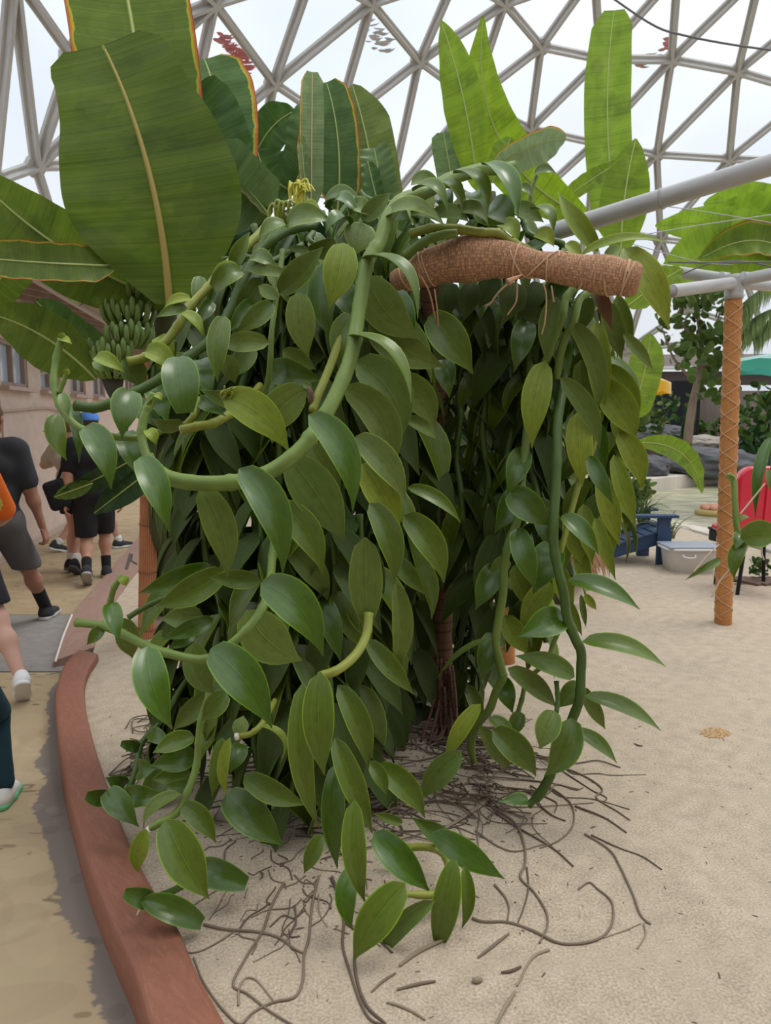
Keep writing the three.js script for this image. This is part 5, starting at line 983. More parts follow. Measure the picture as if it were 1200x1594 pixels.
    if (o.laces) for (let i = 0; i < 3; i++) put(shoe, 'lace', fit(tubeG([at(0.03 + i * 0.025, -0.005 - i * 0.008, -0.03), at(0.035 + i * 0.025, 0.012 - i * 0.01, 0), at(0.03 + i * 0.025, -0.005 - i * 0.008, 0.03)], 0.004, 5, 3)), o.laces);
  }
  const hf = (x, y, z) => { const d = Math.hypot(x / 0.084, (y - head.y - 0.02) / 0.104, (z - head.z + 0.012) / 0.1) - 1; return d * 0.08; };
  if (o.hair) put(t, 'hair', fit(nets((x, y, z) => Math.max(hf(x, y, z) + 0.004 * N3(x * 60, y * 60, z * 60), (z - head.z - 0.04) * 0.7 - (y - head.y - 0.03) * 0.8, head.y - 0.06 - y + (z - head.z) * 0.3), V(-0.12, head.y - 0.13, head.z - 0.15), V(0.12, head.y + 0.15, head.z + 0.14), 0.008)), o.hair);
  if (o.cap) {
    const k = put(t, 'cap', fit(nets((x, y, z) => Math.max(Math.abs(hf(x, y, z) - 0.006) - 0.005, head.y + 0.022 - y), V(-0.12, head.y - 0.02, head.z - 0.15), V(0.12, head.y + 0.16, head.z + 0.14), 0.006)), o.cap);
    const br = new THREE.Shape(); br.moveTo(-0.075, 0); br.quadraticCurveTo(-0.08, 0.09, 0, 0.095); br.quadraticCurveTo(0.08, 0.09, 0.075, 0); br.quadraticCurveTo(0, 0.03, -0.075, 0);
    put(k, 'brim', fit(new THREE.ExtrudeGeometry(br, { depth: 0.005, bevelEnabled: false, curveSegments: 10 }).rotateX(Math.PI / 2 + 0.12).translate(0, head.y + 0.03, head.z + 0.06)), o.cap);
  }
  return { t, fit };
}
const WHITE = std({ color: C(0.78, 0.78, 0.76), roughness: 0.6 }), BLACK = cloth(0.012, 0.012, 0.014), HAIR = std({ color: C(0.09, 0.05, 0.03), roughness: 0.8 });
// facing away from the camera is yaw = PI; a figure's own left is then on the picture's left
{
  const near = G(16, 1018), far = G(62, 954), mid = near.clone().lerp(far, 0.42), yaw = Math.PI - 0.02;
  person('man in a dark grey tee and grey shorts walking away at the left edge', V(P(-16, 900, 5.45).x - 0.02, 0, mid.z), yaw, {
    height: 1.76, left: { y: 0.05, z: -0.52, pitch: 0.55, x: 0.07 }, right: { y: 0, z: 0.46, x: -0.13 }, hipY: 0.88, lean: 0.05, hem: 0.84, shortCut: 0.47, shortLen: 0.95,
    handR: { at: V(-0.30, 0.80, 0.14), curl: 0.7 }, handL: { at: V(0.27, 0.82, -0.1) }, skin: std({ color: C(0.36, 0.17, 0.11), roughness: 0.6 }), shirt: cloth(0.030, 0.031, 0.038), shorts: cloth(0.105, 0.098, 0.100), sleeve: 0.78,
    sock: BLACK, sockH: 0.42, shoe: cloth(0.03, 0.032, 0.036), sole: std({ color: C(0.5, 0.48, 0.45), roughness: 0.8 }), laces: BLACK, hair: HAIR });
}
{
  const p = G(146, 906); p.z -= 0.1;
  person('person in a blue cap, black tee and black shorts walking ahead beside the kerb', p, Math.PI + 0.35, { height: 1.71, left: { y: 0.08, z: -0.30, pitch: 0.7 }, right: { y: 0, z: 0.12 }, hipY: 0.9, hem: 0.84, shortCut: 0.46, cell: 0.016,
    handR: { at: V(-0.26, 0.84, 0.06) }, handL: { at: V(0.26, 0.84, -0.06) }, skin: SKIN, shirt: BLACK, shorts: cloth(0.016, 0.016, 0.018), sock: BLACK, shoe: cloth(0.035, 0.035, 0.04), sole: std({ color: C(0.42, 0.41, 0.4), roughness: 0.8 }), laces: WHITE, hair: HAIR, cap: cloth(0.09, 0.24, 0.66) });
}
{
  const p = G(114, 893); p.z -= 0.12;
  const { t, fit } = person('woman in a beige top and black shorts with white socks and a black shoulder bag', p, Math.PI, { height: 1.66, slim: 1, left: { y: 0.02, z: -0.05, x: 0.06, pitch: 0.25 }, right: { y: 0.05, z: -0.22, x: -0.07, pitch: 0.6 }, hipY: 0.92, hem: 0.98, shortCut: 0.66, shortLen: 0.5, cell: 0.016,
    handL: { at: V(0.16, 1.28, 0.26), pole: V(1, -0.6, -0.2), curl: 0.9 }, handR: { at: V(-0.24, 0.86, 0.08) }, skin: SKIN_PALE, shirt: cloth(0.52, 0.45, 0.36), shorts: BLACK, sock: cloth(0.7, 0.7, 0.68), sockH: 0.2, shoe: BLACK, sole: cloth(0.1, 0.1, 0.1), hair: std({ color: C(0.2, 0.11, 0.06), roughness: 0.8 }) });
  const q = P(90, 770, 7.3), g = thing('shoulder_bag', 'black shoulder bag hanging at the woman in the beige top', 'bag', q.clone());
  put(g, 'bag_body', moved(boxG(0.22, 0.30, 0.12, 0.05), 0, 0, 0, 0.2, 0, 0.3).translate(q.x, q.y, q.z), BLACK);
  put(g, 'strap', tubeG([P(84, 762, 7.3), P(94, 735, 7.32), P(104, 706, 7.36), P(112, 694, 7.42), P(112, 720, 7.6)], 0.016, 7, 5), BLACK);
}
{
  const p = G(138, 856); person('person striding farther ahead, bare legs showing beyond the couple', V(p.x, 0, p.z), Math.PI - 0.9, { height: 1.7, left: { y: 0.02, z: -0.36, pitch: 0.3 }, right: { y: 0, z: 0.36 }, hipY: 0.87, hem: 0.84, shortCut: 0.52, cell: 0.018, handR: { at: V(-0.26, 0.84, 0.06) }, handL: { at: V(0.26, 0.84, -0.06) }, skin: SKIN_PALE, shirt: cloth(0.1, 0.11, 0.14), shorts: cloth(0.06, 0.06, 0.07), sock: WHITE, sockH: 0.12, shoe: cloth(0.05, 0.05, 0.055), sole: WHITE, hair: HAIR });
}
{
  const a = G(30, 1100); person('person in a yellow tee with orange sleeves, black shorts and white sneakers', V(P(-100, 900, 4.2).x, 0, a.z - 0.30), Math.PI + 0.5, { height: 1.6, left: { y: 0, z: 0.34 }, right: { y: 0.07, z: -0.46, pitch: 0.85, x: -0.30 }, hipY: 0.88, hem: 0.98, shortCut: 0.60, shortLen: 0.75, cell: 0.012, sleeve: 0.85,
    handR: { at: V(-0.16, 1.02, 0.32), pole: V(-1, -0.7, -0.2) }, handL: { at: V(0.26, 0.84, 0) }, skin: SKIN_PALE, shirt: cloth(0.68, 0.56, 0.12), sleeves: cloth(0.85, 0.17, 0.02), shorts: cloth(0.016, 0.015, 0.02), shoe: WHITE, sole: WHITE, laces: WHITE, hair: HAIR });
}
{
  const a = G(12, 1288); person('child in teal trousers and a yellow top with green soled sneakers', V(P(-92, 1100, 2.95).x, 0, a.z - 0.06), Math.PI + 0.1, { height: 1.3, left: { y: 0.05, z: -0.2, pitch: 0.5 }, right: { y: 0, z: 0.14, x: -0.20 }, hipY: 0.89, hem: 0.84, shortCut: 0.5, trousers: 1, cell: 0.012,
    handR: { at: V(-0.13, 1.05, 0.3) }, handL: { at: V(0.26, 0.84, 0) }, skin: SKIN_PALE, shirt: cloth(0.70, 0.58, 0.16), shorts: cloth(0.010, 0.045, 0.065), shoe: WHITE, sole: std({ color: C(0.16, 0.52, 0.26), roughness: 0.6 }), laces: WHITE, hair: HAIR });
}

// ================================================================ pool and garden at the right
const water = (() => {
  const s = new THREE.Shape(poolPoly.map((p) => new THREE.Vector2(p.x, -p.z))), g = new THREE.ShapeGeometry(s); g.rotateX(-Math.PI / 2); g.translate(0, 0.045, 0);
  const u = g.attributes.uv, a = g.attributes.position; for (let i = 0; i < a.count; i++) u.setXY(i, a.getX(i) / 3, a.getZ(i) / 2); return g;
})();
const waterBump = noiseTex(256, tile((x, y) => 0.5 + 0.5 * fbm(x * 10, y * 16, 6, 3)));
{
  const m = std({ map: noiseTex(256, tile((x, y) => { const v = fbm(x * 5, y * 9, 2, 4); return [0.70 + 0.5 * v, 0.68 + 0.46 * v, 0.56 + 0.4 * v]; }), true), roughness: 0.32, bumpMap: waterBump, bumpScale: 0.05 });
  struct('water', water, m);
  const rim = (curve, name, inner, h0, h1, w, top, side) => {
    const n = 50, pos = [], idx = [], uv = [];
    for (let i = 0; i <= n; i++) { const p = curve.getPointAt(i / n), t = curve.getTangentAt(i / n), o = V(-t.z, 0, t.x).multiplyScalar(inner); for (const [k, y] of [[0, h0], [0, h1 - 0.02], [0.02, h1], [w - 0.02, h1], [w, h1 - 0.02], [w, h0]]) { const q = p.clone().addScaledVector(o, k); pos.push(q.x, y, q.z); uv.push(k, i / 4); } }
    for (let i = 0; i < n; i++) for (let j = 0; j < 5; j++) { const a = i * 6 + j; idx.push(a, a + 1, a + 6, a + 1, a + 7, a + 6); }
    struct(name, build(pos, uv, idx), top);
    const pts = []; for (let i = 0; i <= n; i++) { const p = curve.getPointAt(i / n), t = curve.getTangentAt(i / n), o = V(-t.z, 0, t.x).multiplyScalar(inner); pts.push(p.addScaledVector(o, -0.012).setY((h0 + h1) / 2 - 0.06)); }
    return pts;
  };
  const cream = std({ color: C(0.78, 0.70, 0.60), roughness: 0.8, map: stemTex }), tan = std({ color: C(0.42, 0.26, 0.15), roughness: 0.8 });
  const pf = rim(farPool, 'trim_4', 1, 0, 0.34, 0.5, cream), pn = rim(nearPool, 'trim_5', -1, 0, 0.17, 0.3, cream);
  struct('trim_6', tubeG(pf.map((p) => p.clone().setY(0.1)), 0.06, 6, 1), tan);
}
// rocks
const ROCK = [std({ color: C(0.165, 0.165, 0.175), roughness: 0.95, map: noiseTex(256, tile((x, y) => 0.6 + 0.7 * fbm(x * 8, y * 8, 3, 5))), bumpMap: concBump, bumpScale: 0.03 }), std({ color: C(0.42, 0.37, 0.31), roughness: 0.95, map: stemTex, bumpMap: concBump, bumpScale: 0.03 })];
function rock(px, py, z, w, h, d, m, seed, label) {
  const c = P(px, py, z), g = new THREE.IcosahedronGeometry(1, 5), a = g.attributes.position;
  for (let i = 0; i < a.count; i++) { const v = V(a.getX(i), a.getY(i), a.getZ(i)), k = 1 + 0.34 * fbm(v.x * 1.6 + seed * 5, v.y * 1.6, v.z * 1.6, 4) - 0.12 * Math.abs(N3(v.x * 3.3, v.y * 3.3 + seed, v.z * 3.3)); a.setXYZ(i, v.x * k * w, Math.max(-0.85, v.y * k) * h, v.z * k * d); }
  g.computeVertexNormals(); g.translate(c.x, c.y, c.z);
  single('boulder', g, ROCK[m], label, 'boulder', undefined, c.clone());
}
rock(1100, 722, 17.6, 1.15, 0.42, 0.8, 0, 1, 'long grey boulder behind the pool rim left of the burlap post');
rock(1206, 722, 17.9, 0.62, 0.36, 0.7, 0, 2, 'grey boulder behind the pool rim beside the green umbrella pole');
rock(1000, 728, 17.0, 0.6, 0.32, 0.6, 0, 3, 'dark boulder by the far pool rim behind the banana leaf tip');
rock(1000, 680, 19.2, 0.75, 0.36, 0.6, 0, 4, 'dark slate boulder at the left of the upper rock row');
rock(1040, 676, 19.4, 0.5, 0.26, 0.5, 0, 5, 'small dark boulder behind the reeds');
rock(1090, 690, 18.9, 0.55, 0.22, 0.5, 1, 6, 'pale tan boulder right of the reeds');
rock(1120, 692, 18.9, 0.45, 0.2, 0.5, 1, 7, 'pale boulder just left of the burlap post');
rock(1052, 703, 18.7, 0.5, 0.16, 0.25, 0, 8, 'low dark rock below the reeds');
rock(1165, 690, 19.0, 0.7, 0.35, 0.6, 0, 9, 'dark boulder between the burlap post and green umbrella pole');
// fence, roof band and a black panel standing in for the dark of the tent recess at the far side
{
  const wood = [0, 1, 2].map((k) => std({ color: C(0.24 + 0.03 * k, 0.19 + 0.02 * k, 0.155 + 0.02 * k), roughness: 0.9, map: stemTex })), w = structGroup('wall_back', P(1000, 700, 21));
  for (let i = 0; i < 34; i++) { const c = P(880 + i * 17, 668, 21 - i * 0.03); put(w, 'plank', moved(boxG(0.3, 2.1, 0.05), 0, 0, 0, -0.25).translate(c.x, c.y, c.z), wood[i % 3]); }
  const bm = std({ color: C(0.40, 0.33, 0.30), roughness: 0.9 }), wm = std({ color: C(0.72, 0.69, 0.66), roughness: 0.8 });
  put(w, 'roof_edge', barG(P(840, 562, 23), P(1340, 560, 21), 0.5, 0.32), bm); put(w, 'gutter', barG(P(840, 573, 22.9), P(1340, 571, 20.9), 0.3, 0.09), wm);
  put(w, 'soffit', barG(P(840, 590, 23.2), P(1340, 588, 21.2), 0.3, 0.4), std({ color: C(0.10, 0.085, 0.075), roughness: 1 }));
  const hm = std({ color: C(0.05, 0.07, 0.035), roughness: 1 });
  const sc = P(1020, 640, 19.8), scr = thing('recess_panel', 'black panel standing in for the dark tent recess under the yellow umbrella', 'screen', sc.clone());
  put(scr, 'panel', moved(boxG(2.0, 1.6, 0.04, 0.01), sc.x, sc.y, sc.z, -0.3), BLACK);
  for (const s of [-1, 1]) put(scr, 'post', moved(boxG(0.07, 2.0, 0.07, 0.01), sc.x + s * 1.0, sc.y - 0.15, sc.z + s * 0.3 + 0.05), BLACK);
}
function umbrella(px, py, z, R, h, mat, poleM, label, ribs = 8, foot) {
  const top = P(px, py, z), t = thing('patio_umbrella', label, 'umbrella', V(top.x, foot, top.z)), pos = [], uv = [], idx = [], n = ribs * 4, rows = 5;
  for (let j = 0; j <= rows; j++) for (let i = 0; i <= n; i++) { const a = i / n * 2 * Math.PI, f = Math.abs((i % 4) / 4 - 0.5) * 2, s = j / rows, r = R * s * (0.955 + 0.045 * f), y = top.y - h * Math.pow(s, 1.15) + 0.03 * s * (f - 0.5); pos.push(top.x + Math.cos(a) * r, y, top.z + Math.sin(a) * r); uv.push(i / n, s); }
  for (let j = 0; j < rows; j++) for (let i = 0; i < n; i++) { const q = j * (n + 1) + i; idx.push(q, q + 1, q + n + 1, q + 1, q + n + 2, q + n + 1); }
  put(t, 'canopy', build(pos, uv, idx), mat);
  const vp = [], vi = []; for (let i = 0; i <= n; i++) { const a = i / n * 2 * Math.PI, f = Math.abs((i % 4) / 4 - 0.5) * 2, r = R * (0.955 + 0.045 * f); for (const [y, k] of [[0, 1], [-0.17 - 0.02 * Math.sin(i * 3), 1.01]]) vp.push(top.x + Math.cos(a) * r * k, top.y - h + 0.03 * (f - 0.5) + y, top.z + Math.sin(a) * r * k); if (i < n) vi.push(i * 2, i * 2 + 1, i * 2 + 2, i * 2 + 1, i * 2 + 3, i * 2 + 2); }
  put(t, 'valance', build(vp, null, vi), mat);
  for (let i = 0; i < ribs; i++) { const a = (i + 0.0) / ribs * 2 * Math.PI; put(t, 'rib', tubeG([V(top.x, top.y - 0.06, top.z), V(top.x + Math.cos(a) * R * 0.98, top.y - h - 0.01, top.z + Math.sin(a) * R * 0.98)], 0.012, 5, 3), poleM); }
  put(t, 'pole', tubeG([V(top.x, foot, top.z), V(top.x, top.y + 0.06, top.z)], 0.032, 10, 3), poleM);
}
umbrella(1210, 549, 11.9, 0.80, 0.14, phys({ color: C(0.09, 0.52, 0.42), roughness: 1, transmission: 0.7, thickness: 0 }), std({ color: C(0.012, 0.045, 0.035), roughness: 0.5 }), 'green patio umbrella with a dark green pole at the right edge', 8, 0);
umbrella(982, 572, 11.6, 0.62, 0.24, phys({ color: C(0.85, 0.48, 0.015), roughness: 1, transmission: 0.35, thickness: 0 }), std({ color: C(0.1, 0.1, 0.1), roughness: 0.5 }), 'yellow patio umbrella behind the bright banana leaf', 6, 0.1);
{ // blue slatted garden chair, facing right
  const B = std({ color: C(0.030, 0.075, 0.165), roughness: 0.5, map: stemTex }), f = G(1030, 884, SAND - 0.02), z0 = f.z, t = thing('garden_chair', 'blue slatted wooden garden chair standing on the sand by the pool', 'chair', f.clone());
  const X = (px) => P(px, 850, -z0 * CP + (EYE - 0.4) * SP).x, Y0 = SAND - 0.02, bar = (name, x0, y0, z0_, x1, y1, z1, w, h) => put(t, name, barG(V(x0, y0, z0_), V(x1, y1, z1), w, h), B);
  const xf = f.x, w = 0.58, zb = z0 - w;                // near side z0, far side zb; the front is at +x
  for (const z of [z0, zb]) {
    bar('front_leg', xf, Y0, z, xf, Y0 + 0.52, z, 0.035, 0.13);
    bar('armrest', xf + 0.13, Y0 + 0.54, z, xf - 0.72, Y0 + 0.54, z, 0.13, 0.028);
    bar('side_rail', xf + 0.07, Y0 + 0.34, z + (z === z0 ? -0.04 : 0.04), xf - 0.82, Y0 + 0.07, z + (z === z0 ? -0.04 : 0.04), 0.03, 0.14);
    bar('arm_bracket', xf + 0.02, Y0 + 0.5, z, xf + 0.02, Y0 + 0.36, z, 0.03, 0.09);
    bar('back_leg', xf - 0.62, Y0, z, xf - 0.66, Y0 + 0.53, z, 0.035, 0.09);
  }
  for (let i = 0; i < 7; i++) { const k = i / 6, x = lerp(xf + 0.05, xf - 0.52, k), y = lerp(Y0 + 0.40, Y0 + 0.225, k); put(t, 'seat_slat', moved(boxG(0.085, 0.022, w), x, y, (z0 + zb) / 2, 0, 0, 0.29), B); }
  for (let i = 0; i < 5; i++) { const z = lerp(z0 - 0.07, zb + 0.07, i / 4), L = [0.82, 0.92, 0.96, 0.92, 0.82][i]; bar('back_slat', xf - 0.54, Y0 + 0.2, z, xf - 0.54 - 0.34 * L, Y0 + 0.2 + 0.86 * L, z, 0.095, 0.02); }
  bar('back_brace', xf - 0.66, Y0 + 0.5, z0, xf - 0.66, Y0 + 0.5, zb, 0.03, 0.08);
  bar('front_apron', xf + 0.075, Y0 + 0.33, z0, xf + 0.075, Y0 + 0.33, zb, 0.025, 0.11);
}
{ // white tub
  const f = G(1082, 894, SAND), t = thing('storage_tub', 'white plastic storage tub with a grey lid on the sand by the chair', 'tub', f.clone()), M = phys({ color: C(0.66, 0.66, 0.63), roughness: 0.4 });
  const W0 = 0.50, D0 = 0.34, Hh = 0.25, pos = [], idx = []; const ring = (w, d, y) => { for (let i = 0; i < 28; i++) { const a = i / 28 * 2 * Math.PI, c = Math.cos(a), s = Math.sin(a), k = Math.pow(Math.pow(Math.abs(c), 6) + Math.pow(Math.abs(s), 6), -1 / 6); pos.push(f.x + c * k * w / 2, f.y + y, f.z - 0.18 + s * k * d / 2); } };
  ring(0.01, 0.01, 0); ring(W0 * 0.86, D0 * 0.84, 0); ring(W0 * 0.99, D0 * 0.98, Hh); ring(W0 * 1.08, D0 * 1.1, Hh); ring(W0 * 1.09, D0 * 1.12, Hh - 0.02); 
  for (let j = 0; j < 4; j++) for (let i = 0; i < 28; i++) { const a = j * 28 + i, b2 = j * 28 + (i + 1) % 28; idx.push(a, a + 28, b2, b2, a + 28, b2 + 28); }
  put(t, 'tub_body', build(pos, null, idx), M);
  put(t, 'lid', moved(boxG(W0 * 1.05, 0.025, D0 * 1.05, 0.012), f.x, f.y + Hh + 0.008, f.z - 0.18), phys({ color: C(0.36, 0.40, 0.46), roughness: 0.35 }));
  put(t, 'handle', tubeG([V(f.x - 0.13, f.y + 0.19, f.z + 0.0), V(f.x - 0.12, f.y + 0.17, f.z + 0.02), V(f.x - 0.02, f.y + 0.165, f.z + 0.02), V(f.x - 0.01, f.y + 0.19, f.z + 0.0)], 0.011, 7, 4), M);
}
{ // red shell chair with a thin black leg
  const c = P(1195, 780, 6.2), t = thing('red_chair', 'glossy red moulded chair on thin black legs at the right edge', 'chair', V(c.x, SAND, c.z)), RED = phys({ color: C(0.66, 0.008, 0.04), roughness: 0.3, clearcoat: 0.5 });
  const s = new THREE.Shape(), w = 0.25, h = 0.27, r = 0.13; s.moveTo(-w, -h); s.lineTo(-w, h - r); s.quadraticCurveTo(-w, h, -w + r, h); s.lineTo(w - r, h); s.quadraticCurveTo(w, h, w, h - r); s.lineTo(w, -h); s.quadraticCurveTo(0, -h - 0.03, -w, -h);
  const back = put(t, 'backrest', new THREE.ExtrudeGeometry(s, { depth: 0.05, bevelEnabled: true, bevelSize: 0.025, bevelThickness: 0.03, bevelSegments: 5, curveSegments: 10 }).translate(c.x, c.y, c.z - 0.03), RED);
  put(back, 'ridge', tubeG([V(c.x - 0.05, c.y - 0.26, c.z + 0.052), V(c.x - 0.04, c.y, c.z + 0.055), V(c.x - 0.035, c.y + 0.22, c.z + 0.05)], 0.012, 7, 4), RED);
  put(t, 'seat', moved(boxG(0.5, 0.06, 0.46, 0.03), c.x, c.y - 0.28, c.z - 0.26), RED);
  for (const [x, z, k] of [[-0.16, 0.0, -0.05], [0.2, 0.0, 0.05], [-0.18, -0.42, -0.03], [0.2, -0.42, 0.03]]) put(t, 'leg', tubeG([V(c.x + x, c.y - 0.28, c.z + z), V(c.x + x + k, SAND, c.z + z)], 0.017, 8, 4), BLACK);
}
{
  const c = G(1126, 843, 0.17), t = thing('black_case', 'long black plastic case lying on the pool edge behind the burlap post', 'case', c.clone());
  put(t, 'case_body', moved(boxG(0.40, 0.14, 0.2, 0.02), c.x + 0.05, 0.25, c.z, 0.25), cloth(0.02, 0.022, 0.024)); put(t, 'lid', moved(boxG(0.42, 0.03, 0.22, 0.012), c.x + 0.05, 0.33, c.z, 0.25), cloth(0.025, 0.03, 0.03));
  const q = G(1108, 800, 0.06), fl = thing('pool_float', 'round yellow and pink toy float on the pool water', 'pool float', q.clone());
  put(fl, 'ring', new THREE.TorusGeometry(0.22, 0.055, 10, 30).rotateX(Math.PI / 2).translate(q.x, 0.09, q.z), std({ color: C(0.50, 0.38, 0.13), roughness: 0.5 }));
  put(fl, 'float_bed', new THREE.CylinderGeometry(0.22, 0.22, 0.06, 24).translate(q.x, 0.1, q.z), std({ color: C(0.55, 0.42, 0.14), roughness: 0.5 }));
  const r = rng(3); for (let i = 0; i < 7; i++) { const a = i / 7 * 6.28, k = i ? 0.13 : 0; put(fl, 'cushion', new THREE.SphereGeometry(0.065, 12, 8).scale(1, 0.8, 1).translate(q.x + Math.cos(a) * k, 0.16 + r() * 0.02, q.z + Math.sin(a) * k), std({ color: C(0.72, 0.33, 0.22), roughness: 0.5 })); }
}
{ // wooden grate on the ground at the right edge
  const m = std({ color: C(0.23, 0.15, 0.11), roughness: 0.9, map: stemTex }), a = G(1190, 908, SAND), t = thing('wooden_grate', 'brown slatted wooden grate on the sand under the red chair', 'grate', a.clone());
  for (let i = 0; i < 9; i++) { const p = G(1160 + i * 13, 908, SAND + 0.02); put(t, 'slat', moved(boxG(0.055, 0.025, 0.34, 0.004), p.x, SAND + 0.03, p.z - 0.05, 0.5), m); }
  for (const d of [-0.15, 0.1]) put(t, 'bearer', moved(boxG(0.85, 0.03, 0.04, 0.004), a.x + 0.05, SAND + 0.005, a.z + d, 0.02), m);
}
// ---- plants beyond
const GRN = (r, g, b2, th = 0.2) => phys({ color: C(r * 1.9, g * 1.9, b2 * 1.9), roughness: 0.97, transmission: th, thickness: 0, map: leafMap, specularIntensity: 0.5 });
const G1 = GRN(0.06, 0.13, 0.025), G2 = GRN(0.13, 0.22, 0.045, 0.35), G3 = GRN(0.19, 0.28, 0.07, 0.5), G4 = GRN(0.20, 0.26, 0.10), G5 = GRN(0.035, 0.10, 0.03), WOODM = std({ color: C(0.33, 0.24, 0.18), roughness: 0.9, map: stemTex });
const bladeTuft = (name, label, cat, px, py, z, n, hPx, spread, w, mats, seed, droop = 0.4) => {
  const c = P(px, py, z), t = thing(name, label, cat, c.clone()), r = rng(seed);
  for (let i = 0; i < n; i++) { const a = r() * 6.28, k = hPx * z / F * (0.6 + 0.5 * r()), s = spread * (0.3 + r()); put(t, 'blade', leafG({ base: c.clone().add(V((r() - 0.5) * 0.12, 0, (r() - 0.5) * 0.12)), tip: c.clone().add(V(Math.cos(a) * s * k, k, Math.sin(a) * s * k)), width: w, up: V(Math.cos(a), 0.2, Math.sin(a)).negate(), bow: 0.1, droop: droop * r(), fold: 0.5, profile: (q) => Math.max(0.05, Math.pow(1 - q, 0.6)), rows: 7, cols: 2 }), mats[i % mats.length]); }
  return t;
};
bladeTuft('reeds', 'clump of tall upright green reeds in front of the rocks', 'reeds', 1067, 704, 17.2, 44, 74, 0.1, 0.06, [G5, G1, G2], 1, 0);
bladeTuft('grass_tuft', 'dark green grass tuft left of the rocks under the black recess panel', 'grass', 990, 672, 17.8, 46, 46, 0.5, 0.06, [G5, G1], 2);
bladeTuft('striped_plant', 'pale striped upright plant between the rocks and the reeds', 'plant', 1026, 690, 17.5, 20, 34, 0.4, 0.06, [G4], 3, 0.1);
bladeTuft('spider_plant', 'pale arching spider plant behind the blue chair', 'plant', 1040, 838, 7.9, 40, 52, 0.9, 0.022, [G4, std({ color: C(0.5, 0.47, 0.32), roughness: 0.8 })], 4, 0.7);
bladeTuft('spider_plant', 'pale grassy plant above the blue chair seat', 'plant', 1000, 812, 8.1, 40, 60, 0.8, 0.022, [G4, G2], 5, 0.6);
bladeTuft('spider_plant', 'small arching grass clump left of the blue chair', 'plant', 975, 840, 8.0, 30, 60, 0.7, 0.02, [G4, G2], 6, 0.6);
const leafShape = [0, 1, 2].map((i) => leafG({ base: V(0, 0, 0), tip: V(0, 1, 0), width: 0.9 - 0.1 * i, up: V(0, 0, 1), bow: 0.06, fold: 0.15, profile: (s) => Math.max(0.08, Math.pow(Math.sin(Math.PI * (0.04 + 0.93 * s)), 0.6)), rows: 6, cols: 4, thick: 0.01 }));
function bush(name, label, cat, list, z, dz, n, size, mats, seed, leafKind = 'leaf', stems = []) {   // list: ellipses [x, y, rx, ry] in pixels at that distance
  const c = P(list[0][0], list[0][1] + list[0][3], z), t = thing(name, label, cat, c.clone()), r = rng(seed);
  for (const s of stems) put(t, 'branch', tubeG(s.map(([x, y, k]) => P(x, y, z + (k ?? 0))), (q) => (s.w ?? 0.05) * (1 - 0.6 * q), 7, 4), WOODM);
  for (let i = 0; i < n; i++) {
    const e = list[i % list.length], a = r() * 6.28, k = Math.pow(r(), 0.6), p = P(e[0] + Math.cos(a) * k * e[2], e[1] + Math.sin(a) * k * e[3], z + (r() - 0.5) * dz), s = size * (0.7 + 0.6 * r());
    const q = new THREE.Quaternion().setFromEuler(new THREE.Euler((r() - 0.5) * 2.2, r() * 6.28, (r() - 0.5) * 2.6, 'YXZ'));
    putAt(t, leafKind, leafShape[i % 3], mats[Math.floor(r() * mats.length)], p, q, V(s, s, s));
  }
  return t;
}
const seaStems = [[[1070, 690], [1076, 640], [1086, 590], [1092, 540], [1086, 490]], [[1090, 560], [1110, 520], [1125, 470]], [[1086, 600], [1050, 560], [1030, 510]], [[1092, 540], [1060, 500], [1058, 470]], [[1088, 570], [1130, 560], [1150, 520]]]; seaStems.forEach((s, i) => { s.w = i ? 0.03 : 0.085; });
bush('sea_grape_tree', 'loose tree with round leaves behind the burlap post', 'tree', [[1075, 500, 52, 40], [1066, 535, 36, 40], [1115, 520, 40, 50], [1090, 560, 50, 40], [1110, 600, 40, 30], [1070, 470, 30, 16], [1120, 465, 30, 20]], 12.9, 1.0, 298, 0.18, [G2, G3, G2, G3], 8, 'leaf', seaStems);
bush('shrub', 'grey green shrub under the round leaved tree', 'shrub', [[1035, 640, 36, 26], [1010, 660, 24, 16]], 17.4, 0.8, 150, 0.14, [G4, G1, G5], 9);
bush('shrub', 'low leafy planting behind the pale boulders', 'shrub', [[1095, 670, 34, 12], [1140, 664, 30, 18]], 19.9, 0.6, 150, 0.17, [G2, G1, G3], 10);
bush('shrub', 'dark leafy shrub behind the green umbrella pole', 'shrub', [[1190, 650, 34, 50], [1180, 690, 30, 20]], 18.4, 1.0, 220, 0.2, [G5, G1, G2], 11);
bush('shrub', 'small bush beside the right hand drapes above the chair', 'shrub', [[985, 780, 24, 30], [1000, 765, 12, 16]], 8.6, 0.5, 150, 0.09, [G2, G4, G3], 12);
bush('shrub', 'dark hedge plants behind the right hand drapes', 'shrub', [[930, 690, 60, 60], [960, 640, 40, 50]], 14.0, 1.5, 260, 0.2, [G5, G1, G2], 15);
bush('ground_plant', 'low leafy weeds beside the wooden grate at the right edge', 'plant', [[1188, 890, 20, 7], [1180, 880, 12, 6]], 6.9, 0.3, 70, 0.05, [G1, G2], 13);
bush('shrub', 'dark shrub far behind the vine seen past the bare post', 'shrub', [[640, 720, 150, 80], [760, 700, 120, 90], [520, 740, 100, 60], [840, 720, 60, 80]], 12.5, 2, 298, 0.42, [G5, G1], 16);
